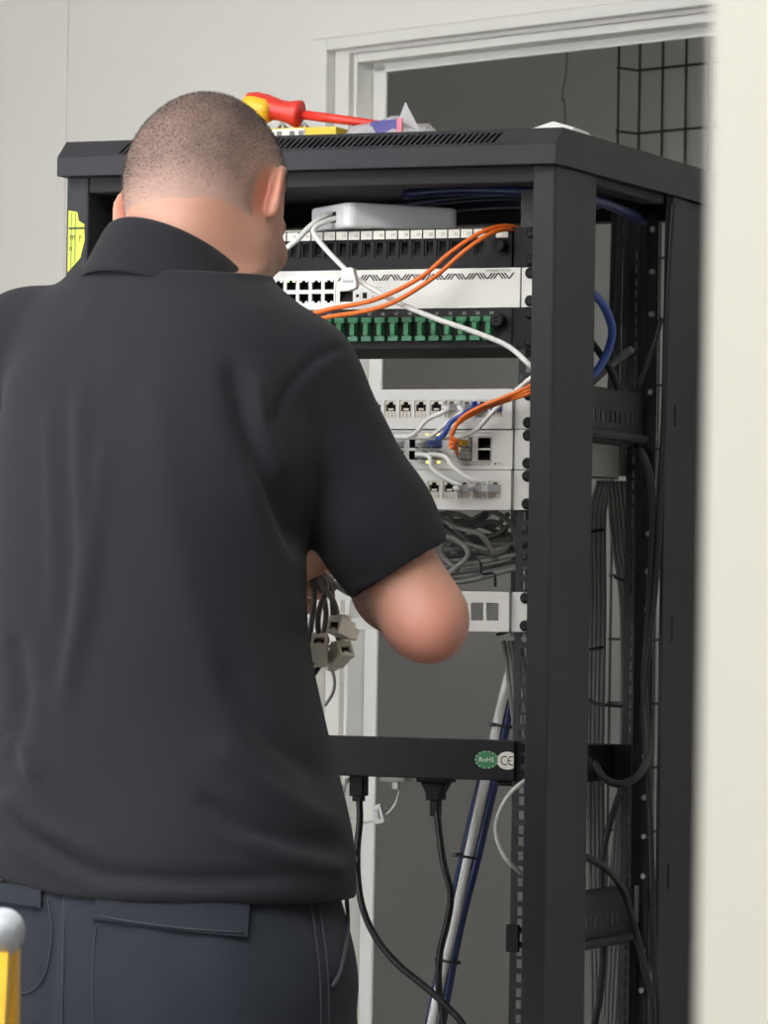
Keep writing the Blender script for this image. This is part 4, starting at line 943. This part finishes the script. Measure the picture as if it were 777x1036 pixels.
def shirt(P):
    t = smin(torso(P), shoulders(P), .045)
    sr = smin(rcone(P, JR, JR+sdir*.16, .0600, .0560), rcone(P, JR+sdir*.16, JR+sdir*.30, .0560, .0525), .03)
    sr = smax(sr, (P-SE) @ sn, .002)
    inner = rcone(P, JR+sdir*.16, JR+sdir*.34, .0462, .0455)
    sr = np.maximum(sr, -np.maximum(inner, -((P-SE) @ sn) - .03))
    sl = rcone(P, JL, JL+sdl*.30, .0600, .0530); sl = smax(sl, (P-SEL) @ sdl, .002)
    d = smin(t, sr, .022); d = smin(d, sl, .022)
    hem = A((-0.0033,0.0000,0.9378))[2]; hx = P[:,0]
    hz = hem + .018*np.clip((-hx-.06)/.10, 0, 1)**2 
    d = smax(d, hz-P[:,2], .004)
    # neck opening
    q = P-A((.014,.100,0)); uu = q@Rb; vv = q@Fb; rr = np.sqrt(uu*uu+vv*vv)
    d = np.maximum(d, -np.maximum(rr-.094, 1.574-.42*(vv+.09)-.10*uu-P[:,2]))
    return d
# folds: ridges (positive) and creases (negative) as polylines seen on the back, in x and z
FOLDS = []
for pts, amp, sg in (
  ([(-0.0777,-0.0600,1.4437),(-0.0704,-0.0600,1.3529),(-0.0651,-0.0600,1.2670),(-0.0714,-0.0600,1.1904),(-0.0834,-0.0600,1.1139)], .0050, .010),
  ([(-0.0480,-0.0600,1.3820),(-0.0539,-0.0600,1.2862),(-0.0653,-0.0600,1.1714)], .0035, .009),
  ([(-0.1060,-0.0600,1.4193),(-0.0982,-0.0600,1.3047),(-0.0924,-0.0600,1.1901)], .0030, .010),
  ([(0.0004,-0.0600,1.4593),(0.0101,-0.0600,1.3447),(0.0330,-0.0600,1.2303),(0.0780,-0.0600,1.1165)], .0030, .018),
  ([(0.0693,-0.0600,1.4605),(0.0876,-0.0600,1.3937),(0.1195,-0.0600,1.3177),(0.1491,-0.0600,1.2608)], -.0080, .011),
  ([(0.0982,-0.0600,1.4466),(0.1029,-0.0600,1.3940),(0.1270,-0.0600,1.3274)], .0045, .009),
  ([(0.0883,-0.0600,1.3555),(0.1136,-0.0600,1.2698),(0.1388,-0.0600,1.1938)], .0040, .014),
  ([(0.0674,-0.0600,1.1736),(0.1165,-0.0600,1.0932),(0.1774,-0.0600,1.0494)], -.0045, .012),
  ([(0.0593,-0.0600,1.0923),(0.1077,-0.0600,1.0502),(0.1848,-0.0600,1.0056)], .0050, .012),
  ([(0.0458,-0.0600,1.0396),(0.1084,-0.0600,1.0073),(0.1899,-0.0600,0.9867)], -.0045, .010),
  ([(0.0847,-0.0600,1.0021),(0.1423,-0.0600,0.9792),(0.1950,-0.0600,0.9677)], .0040, .009),
  ([(-0.1447,-0.0600,1.0175),(-0.1060,-0.0600,0.9895),(-0.0483,-0.0600,0.9619),(0.0472,-0.0600,0.9596),(0.1521,-0.0600,0.9651)], -.0055, .007),
  ([(-0.1450,-0.0600,1.0366),(-0.1015,-0.0600,1.0068),(-0.0390,-0.0600,0.9792)], .0050, .009),
  ([(-0.1460,-0.0600,1.0890),(-0.1190,-0.0600,1.0751),(-0.1070,-0.0600,1.0467)], .0050, .010),
  ([(-0.1442,-0.0600,0.9889),(-0.0961,-0.0600,0.9687),(-0.0290,-0.0600,0.9498),(0.1809,-0.0600,0.9532)], .0030, .008),
  ([(-0.1382,-0.0600,1.1893),(-0.1276,-0.0600,1.1322),(-0.1377,-0.0600,1.0558)], -.0050, .012),
  ([(0.1810,-0.0600,1.4757),(0.1516,-0.0600,1.4599),(0.1272,-0.0600,1.4307),(0.1088,-0.0600,1.3845)], -.0042, .0042),
  ([(0.1772,-0.0600,1.4699),(0.1555,-0.0600,1.4542),(0.1349,-0.0600,1.4280)], .0018, .006),
  ([(0.1876,-0.0600,1.2471),(0.2238,-0.0600,1.2544),(0.2522,-0.0600,1.2701),(0.2691,-0.0600,1.2867)], -.0020, .0040),
  ([(0.1641,-0.0600,1.3950),(0.1939,-0.0600,1.3285),(0.2063,-0.0600,1.2713)], .0030, .014),
  ([(0.1169,-0.0600,1.3559),(0.1370,-0.0600,1.2989),(0.1665,-0.0600,1.2516)], -.0035, .012),
  ([(-0.0867,-0.0600,1.5154),(-0.0479,-0.0600,1.4873),(-0.0279,-0.0600,1.4397)], .0020, .015)):
    FOLDS.append((np.array([(p[0],p[2]) for p in pts]), amp, sg))
def fold_displace(V, N):
    q = V[:,[0,2]]; wgt = np.clip(-N[:,1]*1.6+.25, 0, 1); dsp = np.zeros(len(V))
    for pl, amp, sg in FOLDS:
        best = np.full(len(V), 9.); par = np.zeros(len(V)); n = len(pl)-1
        for i in range(n):
            a, b = pl[i], pl[i+1]; ab = b-a; t = np.clip(((q-a)@ab)/(ab@ab),0,1)
            dd = np.linalg.norm(q-a-t[:,None]*ab,axis=1); m = dd < best; best[m] = dd[m]; par[m] = (i+t[m])/n
        dsp += 1.35*amp*np.exp(-(best/sg)**2)*np.clip(np.minimum(par,1-par)*6+.15,0,1)
    # broad soft unevenness of the cloth
    dsp += .0016*np.sin(q[:,0]*38+2*np.sin(q[:,1]*9))*np.sin(q[:,1]*13+1.3)
    return V + N*(dsp*wgt)[:,None]
mat('skin', (184,136,116), .5, var=.05, scale=30, bump=.12, bscale=500)
# skin: reddened ears and elbow, stubble over the cropped scalp
m = MATS['skin']; nt = m.node_tree; N_ = nt.nodes; L_ = nt.links; bs = N_['Principled BSDF']
bs.inputs['Subsurface Weight'].default_value = .12; bs.inputs['Subsurface Radius'].default_value = (.012,.005,.003); bs.inputs['Subsurface Scale'].default_value = .6
src = bs.inputs['Base Color'].links[0].from_socket
def mixc(fac, a, colr):
    x = N_.new('ShaderNodeMix'); x.data_type = 'RGBA'; L_.new(fac, x.inputs['Factor']); L_.new(a, x.inputs['A']); x.inputs['B'].default_value = lin(colr); return x.outputs['Result']
at = N_.new('ShaderNodeAttribute'); at.attribute_name = 'flush'; src = mixc(at.outputs['Fac'], src, (200,118,104))
at2 = N_.new('ShaderNodeAttribute'); at2.attribute_name = 'beard'
tc = N_.new('ShaderNodeTexCoord'); nz = N_.new('ShaderNodeTexNoise'); nz.inputs['Scale'].default_value = 420; nz.inputs['Detail'].default_value = 3; L_.new(tc.outputs['Object'], nz.inputs['Vector'])
mm = N_.new('ShaderNodeMath'); mm.operation = 'MULTIPLY'; L_.new(at2.outputs['Fac'], mm.inputs[0]); L_.new(nz.outputs['Fac'], mm.inputs[1])
src = mixc(mm.outputs[0], src, (92,72,64)); L_.new(src, bs.inputs['Base Color'])
# cropped hair: scalp showing through fine dark stubble, fading at the nape
mat('cropped_hair', (96,82,78), .6, var=.05, bump=.5, bscale=900)
m = MATS['cropped_hair']; nt = m.node_tree; N_ = nt.nodes; L_ = nt.links; bs = N_['Principled BSDF']
tc = N_.new('ShaderNodeTexCoord'); nz = N_.new('ShaderNodeTexNoise'); nz.inputs['Scale'].default_value = 480; nz.inputs['Detail'].default_value = 5; nz.inputs['Roughness'].default_value = .7; L_.new(tc.outputs['Object'], nz.inputs['Vector'])
n2 = N_.new('ShaderNodeTexNoise'); n2.inputs['Scale'].default_value = 34; n2.inputs['Detail'].default_value = 3; L_.new(tc.outputs['Object'], n2.inputs['Vector'])
at = N_.new('ShaderNodeAttribute'); at.attribute_name = 'stubble'
def math_(op, a, b):
    x = N_.new('ShaderNodeMath'); x.operation = op
    for i, q in enumerate((a,b)):
        if isinstance(q, (int,float)): x.inputs[i].default_value = q
        else: L_.new(q, x.inputs[i])
    return x.outputs[0]
g = math_('ADD', math_('MULTIPLY', math_('SUBTRACT', nz.outputs['Fac'], .5), 2.2), math_('MULTIPLY', math_('SUBTRACT', n2.outputs['Fac'], .5), .7))
fac = N_.new('ShaderNodeClamp'); L_.new(math_('MULTIPLY', at.outputs['Fac'], math_('ADD', math_('MULTIPLY', g, .75), 1.0)), fac.inputs['Value'])
cr = N_.new('ShaderNodeMix'); cr.data_type = 'RGBA'; L_.new(fac.outputs[0], cr.inputs['Factor']); cr.inputs['A'].default_value = lin((174,140,127)); cr.inputs['B'].default_value = lin((56,50,50)); L_.new(cr.outputs['Result'], bs.inputs['Base Color'])

def hair_region(P):
    # >0 inside the cropped area (metres from the hairline)
    Q = toh(P); x, y, z = Q[:,0], Q[:,1], Q[:,2]
    nape = z + .064 - .25*np.clip(np.abs(x)-.02,0,1)                # above the nape line
    front = .078 - y + .35*(z-.02)                                   # behind the forehead line
    side = (z+.014) - .9*np.clip(y+.005,0,1) + .0                     # over and behind the ears
    behind = -(y+.020) 
    r = np.minimum(np.minimum(nape, front), np.maximum(side, np.minimum(behind, nape)))
    e = np.minimum(np.abs(np.linalg.norm((Q-A((.083,-.012,-.020)))*A((1,1,.75)),axis=1)), np.linalg.norm((Q-A((-.083,-.012,-.020)))*A((1,1,.75)),axis=1)) - .030
    return np.minimum(r, e)
def skin_attr(V):
    P = V.astype(f32); Q = toh(P)
    er = np.minimum(np.linalg.norm(Q-A((.088,-.014,-.020)),axis=1), np.linalg.norm(Q-A((-.088,-.014,-.020)),axis=1))
    fl = np.clip(1.15-er/.026,0,1)*.6; fl = np.maximum(fl, np.clip(1-np.linalg.norm(P-OL,axis=1)/.06,0,1)*.75)
    bd = np.clip((.060-np.abs(Q[:,2]+.085))/.02,0,1)*np.clip((Q[:,1]-.012)/.03,0,1)
    sc = np.clip(hair_region(P)/.008,0,1)
    return {'flush': fl, 'beard': np.maximum(bd*.9, sc*.6)}
V, F = mesh_sdf(body, (-.36,-.24,.86), (.36,.50,1.80), .0036)
skin = np_mesh('body', V, F, 'skin', man, skin_attr, smooth=1)
def hair(P):
    hr = hair_region(P)
    d = smin(head(P), neck(P), .03)
    return np.maximum(d - .0016*np.clip(hr/.010,-1,1), -(d+.004))
lo = HC-.135; hi = HC+.135
V, F = mesh_sdf(hair, lo, hi, .0026)
k = hair_region(V.astype(f32)); keep = (k > -.004)
F = F[keep[F].all(1)]
used = np.zeros(len(V), bool); used[F.ravel()] = True; mp = np.cumsum(used)-1; V = V[used]; F = mp[F]
hN = normals(V, F); pick = rng.choice(len(F), 40000)
hw = rng.random((len(pick),4,1)); hw /= hw.sum(1, keepdims=True); hp = (V[F[pick]]*hw).sum(1); hn = hN[F[pick]].mean(1)
ok = (rng.random(len(pick)) < np.clip(hair_region(hp.astype(f32))/.028,0,1)) & (np.einsum('ij,ij->i', hp-HC, hn) > 0); hp = hp[ok]; hn = hn[ok]
hn = hn + rng.normal(0,.35,hn.shape) + A((.1,.15,-.25)); hn /= np.linalg.norm(hn,axis=1)[:,None]; ht = np.cross(hn, rng.normal(0,1,hn.shape)); ht /= np.linalg.norm(ht,axis=1)[:,None]
hl = rng.uniform(.0016,.0030,(len(hp),1)); n0 = len(V)
SV = np.stack([hp-ht*.00014, hp+ht*.00014, hp+ht*.00006+hn*hl, hp-ht*.00006+hn*hl],1).reshape(-1,3); SF = np.arange(len(SV)).reshape(-1,4)+n0; nshell = len(F)
hair_o = np_mesh('hair', np.concatenate([V,SV]), np.concatenate([F,SF]), 'cropped_hair', skin, lambda V: {'stubble': np.clip(hair_region(V.astype(f32))/.040,0,1)*.62 + .20*np.clip((toh(V.astype(f32))[:,2]-.02)/.09,0,1)}, smooth=0)
mat('hair_strand', (58,49,46), .6, var=.1); hair_o.data.materials.append(MATS['hair_strand']); mi = np.zeros(len(hair_o.data.polygons),np.int32); mi[nshell:] = 1; hair_o.data.polygons.foreach_set('material_index', mi)
# shirt
mat('black_pique', (30,31,37), .9, var=.10, scale=160, bump=.35, bscale=1400, spec=.2, sheen=.06)
mat('black_rib', (28,29,34), .9, var=.10, scale=200, bump=.4, bscale=1200, spec=.2, sheen=.06)
mat('trouser_twill', (36,40,48), .88, var=.16, scale=30, bump=.4, bscale=1100, spec=.2, sheen=.05)
mat('stitching', (50,54,61), .8, var=.1)
mat('boot_leather', (34,30,28), .5, var=.1)
V, F = mesh_sdf(shirt, (-.36,-.26,.86), (.36,.40,1.66), .0044)
Nn = normals(V, F); V = fold_displace(V, Nn)
np_mesh('polo_shirt', V, F, 'black_pique', man, smooth=2)
SH = man.children[-1]
# collar: folded band round the neck, sloping down to the front
def collar_ring(c, rx, ry, tilt, n=48, a0=-2.62, a1=2.62):
    # runs round the back of the neck from one side of the throat to the other; tilt = drop towards the front
    P = []
    for i in range(n+1):
        a = a0+(a1-a0)*i/n
        P.append(A(c) + Rb*(rx*math.sin(a)) - Fb*(ry*math.cos(a)) + A((0,0,tilt*(math.cos(a)-1)*.5-.09*rx*math.sin(a))))
    return P
CB = np.array([.013,.094,1.594])
prof = [((.066,.066),.0,-.006), ((.068,.070),.008,.004), ((.074,.077),.010,.008), ((.082,.086),-.006,.010), ((.098,.099),-.034,.014), ((.105,.105),-.048,.016), ((.101,.101),-.049,.012), ((.080,.084),-.012,.006), ((.070,.074),.0,.0), ((.064,.066),-.030,-.01)]
rings = []
for (rx,ry), dz, _ in prof:
    rings.append(collar_ring(CB + A((0,0,dz)), rx*1.03, ry*.95, .076+.012*(rx-.066)/.03))
mb = MB(); n = len(rings[0]); nr = len(rings)
mb.add([p for r in rings for p in r], [(i*n+j, i*n+j+1, ((i+1)%nr)*n+j+1, ((i+1)%nr)*n+j) for i in range(nr) for j in range(n-1)] + [tuple(i*n for i in range(nr)), tuple(i*n+n-1 for i in range(nr-1,-1,-1))])
co = mb.build('collar', 'black_rib', man, smooth=True); ss = co.modifiers.new('s','SUBSURF'); ss.levels = ss.render_levels = 1
# trousers and boots
LR = A((0.0073,0.0000,0.8820))
def leg(P, s):
    hj = A((0,0,.84)) + Rb*s*.098; kn = A((0,0,.47)) + Rb*s*.115 + Fb*.015; an = A((0,0,.11)) + Rb*s*.120 - Fb*.01
    d = smin(rcone(P, hj, kn, .108, .080), rcone(P, kn, an, .080, .070), .03)
    return smax(d, .035-P[:,2], .004)
def hips(P):
    z = P[:,2]; zs = [.70,.80,.88,.94,1.0]; a = interp(z, zs, [.205,.2110,.2090,.1980,.190]); b = interp(z, zs, [.140,.1480,.1460,.1360,.130])
    u = P@Rb; v = P@Fb
    # seat fuller at the back
    n = 2.35; k = (np.abs(u/a)**n+np.abs(v/b)**n)**(1/n); d = (k-1)*np.minimum(a,b)
    return np.maximum(d, np.maximum(.72-z, z-.948))
def trousers(P):
    d = np.minimum(leg(P,-1), leg(P,1)); d = smin(d, hips(P), .05)
    g = (P@Rb)
    d = d + .0035*np.exp(-(g/.010)**2)*np.clip(-(P@Fb)*20,0,1)          # centre seat seam
    return d
V, F = mesh_sdf(trousers, (-.36,-.26,.02), (.36,.30,1.00), .0065)
Nn = normals(V, F); x, z = V[:,0], V[:,2]
V = V + Nn*(.0022*np.sin(z*55+6*x+2*np.sin(x*22))*np.sin(x*17+1)*np.clip((1.2+np.sin(z*19)),0,1.5) + .0014*np.sin(x*90+z*60)*np.sin(z*33))[:,None]
tro = np_mesh('trousers', V, F, 'trouser_twill', man, smooth=2)
def drape(x, z, fn, off, y0=-.26, y1=.2, n=230):
    # first hit of the cloth walking away from the viewer's side
    ys = np.linspace(y0, y1, n); P = np.stack([np.full(n,x), ys, np.full(n,z)],1).astype(f32); d = fn(P); i = int(np.argmax(d < off))
    if d[i] >= off: i = int(np.argmin(d)); return (x, float(ys[i]), z)
    a, b = d[i-1]-off, d[i]-off
    return (x, float(ys[i-1]+(ys[i]-ys[i-1])*a/(a-b)), z)
def xz(p): return p[0], p[2]
def patch_on(name, outline_fn, fn, off, m, parent, nu=14, nv=6, th=.003):
    mb = MB(); G = []
    for j in range(nv+1):
        for i in range(nu+1):
            x, z = outline_fn(i/nu, j/nv); G.append(drape(x, z, fn, off))
    Vt = G + [(x,y+th+.004,z) for x,y,z in G]; M = (nu+1)*(nv+1); fs = []
    for j in range(nv):
        for i in range(nu):
            a = j*(nu+1)+i; b = a+1; c = a+nu+2; d = a+nu+1
            fs.append((a,b,c,d)); fs.append((a+M,d+M,c+M,b+M))
    rim = [i for i in range(nu+1)] + [j*(nu+1)+nu for j in range(1,nv+1)] + [nv*(nu+1)+i for i in range(nu-1,-1,-1)] + [j*(nu+1) for j in range(nv-1,0,-1)]
    for i in range(len(rim)):
        a, b = rim[i], rim[(i+1)%len(rim)]; fs.append((b,a,a+M,b+M))
    mb.add(Vt, fs); return mb.build(name, m, parent, smooth=False)
def bil(p00, p10, p11, p01):
    p = [np.array(xz(q)) for q in (p00,p10,p11,p01)]
    return lambda u, v: tuple((1-u)*(1-v)*p[0]+u*(1-v)*p[1]+u*v*p[2]+(1-u)*v*p[3])
fl = patch_on('pocket_flap', bil((-0.0490,-0.1400,0.9207), (0.1001,-0.1400,0.9082), (0.1013,-0.1400,0.9446), (-0.0438,-0.1400,0.9432)), trousers, .0045, 'trouser_twill', tro)
fl2 = patch_on('pocket_flap', bil((-0.1568,-0.1400,0.9302), (-0.1006,-0.1400,0.9274), (-0.1009,-0.1400,0.9470), (-0.1571,-0.1400,0.9470)), trousers, .0045, 'trouser_twill', tro)
def seam(pts, parent, off=.001, r=.0007, m='stitching'):
    P = [drape(*xz(p), trousers, off) for p in spline(pts, 8)]
    P = [p for p in P if p]
    return MB().tube(P, r, 6).build('seam', m, parent, smooth=True)
seam([(-0.0444,-0.1400,0.9236), (-0.0143,-0.1400,0.9203), (0.0419,-0.1400,0.9156), (0.0963,-0.1400,0.9128)], fl, .0052)
seam([(-0.0785,-0.1400,0.9474), (-0.0766,-0.1400,0.8913), (-0.0762,-0.1400,0.8203), (-0.0733,-0.1400,0.7607)], tro)
seam([(-0.0451,-0.1400,0.9124), (-0.0472,-0.1400,0.8731), (-0.0453,-0.1400,0.8171)], tro)
seam([(0.1646,-0.1100,0.9447), (0.1730,-0.1100,0.8930), (0.1764,-0.1100,0.8555), (0.1786,-0.1100,0.7803)], tro)
seam([(0.1570,-0.1100,0.9445), (0.1654,-0.1100,0.8929), (0.1689,-0.1100,0.8553), (0.1711,-0.1100,0.7802)], tro)
seam([(0.1908,-0.0800,0.9422), (0.1932,-0.0800,0.9100), (0.1880,-0.0800,0.8768), (0.1798,-0.0800,0.8587)], tro, .002, .0022)
seam([(-0.0942,-0.1400,0.9359), (-0.0890,-0.1400,0.9051), (-0.0939,-0.1400,0.8677), (-0.1085,-0.1400,0.8478), (-0.1346,-0.1400,0.8418)], tro)
for s in (-1,1):
    an = Rb*s*.120 - Fb*.01
    def boot(P, an=an):
        d = rcone(P, an+A((0,0,.16)), an+A((0,0,.06)), .048, .046)
        d = smin(d, rcone(P, an+A((0,0,.05))-Fb*.02, an+A((0,0,.04))+Fb*.15, .044, .040), .03)
        return smax(d, .002-P[:,2], .004)
    V, F = mesh_sdf(boot, (an-.12-.0*Fb)+A((-.05,-.05,.02)).astype(float)*0+np.array([-.12,-.12,-.012])*0+np.array([0,0,.10]), (an+np.array([.30,.30,.25])), .008)
    np_mesh('boot', V, F, 'boot_leather', man, smooth=1)

# jacks held in the hands, on dark grey cables
HB = Vector((0,0,0))
def mw(p): return MAN + r_*p[0] + Vector((-math.sin(YAW),math.cos(YAW),0))*p[1] + Vector((0,0,p[2]))
def held(label, pts, ang, tilt):
    P = [mw(p) for p in pts]; t = empty('jack_cable', P[-1], 0, label, 'network jack')
    MBt = MB().tube([q-P[-1] for q in spline(P, 8)], .0031, 8).build('cable', 'dark_grey_jacket', t, smooth=True)
    mb = MB().plate(-.0082,.0082,0,.019,[(-.0055,.0055,.004,.0125)],-.012,.004).box(-.0080,.0080,-.008,.014,.0005,.0185).box(-.0088,.0088,-.004,.004,.0185,.0225).box(-.006,.006,.014,.024,.003,.015).box(-.0015,.0015,-.0122,-.0105,.0145,.0178)
    o = mb.build('jack', 'jack_shell', t, bevel=.0006)
    q = MB().box(-.0054,.0054,-.0085,-.008,.0041,.0124).build('socket', 'cavity', o); MB().box(-.003,.003,-.0118,-.0105,.0041,.0060).build('contacts', 'silver', o)
    o.rotation_euler = (tilt, 0, ang); o.location = (0,0,-.010)
held('silver network jack hanging highest from the held dark cables', [(0.1484,0.3600,1.2631), (0.1579,0.3000,1.2420), (0.1711,0.2600,1.2235), (0.1768,0.2400,1.1990)], -.25, -.30)
held('silver network jack hanging lowest left, against the shirt', [(0.1421,0.3600,1.2599), (0.1620,0.3000,1.2441), (0.1549,0.2600,1.2109), (0.1567,0.2400,1.1803)], .30, -.75)
held('silver network jack hanging lowest right from the held dark cables', [(0.1461,0.3700,1.2653), (0.1661,0.3100,1.2422), (0.1713,0.2700,1.2029), (0.1813,0.2500,1.1724)], .95, -.55)
E2 = [[(0.1424,0.3400,1.2649), (0.1498,0.3000,1.2335), (0.1466,0.2800,1.1922), (0.1455,0.3000,1.1766), (0.1507,0.3200,1.1588)], [(0.1299,0.3400,1.2595), (0.1513,0.3200,1.2492), (0.1642,0.3900,1.2362), (0.1757,0.4900,1.2508), (0.1908,0.5900,1.2793)], [(0.1298,0.3500,1.2543), (0.1532,0.3400,1.2421), (0.1610,0.4200,1.2129), (0.1552,0.5000,1.1804)],
      [(0.1351,0.3400,1.2627), (0.1563,0.3300,1.2546), (0.1714,0.4000,1.2427), (0.1833,0.5200,1.2349)]]
for i, P in enumerate(E2):
    cable('held_cable', ['dark grey cable with a black sleeve end hanging against the shirt','dark grey cable running from the hand back into the rack','dark grey cable drooping from the hand behind the silver jacks','dark grey cable running level from the hand behind the sleeve'][i], [mw(p) for p in P], .0031, 'dark_grey_jacket')
t = empty('cable_sleeve', mw((0.1531,0.3000,1.1549)), YAW, 'short black sleeve on a pale plug under the held jacks', 'cable sleeve')
MB().tube([(-.006,0,-.010),(.008,0,.012)], .0040, 8).build('sleeve', 'black_rubber', t, smooth=True); MB().box(-.004,.003,-.004,.004,.010,.026).build('plug', 'white_plastic', t)
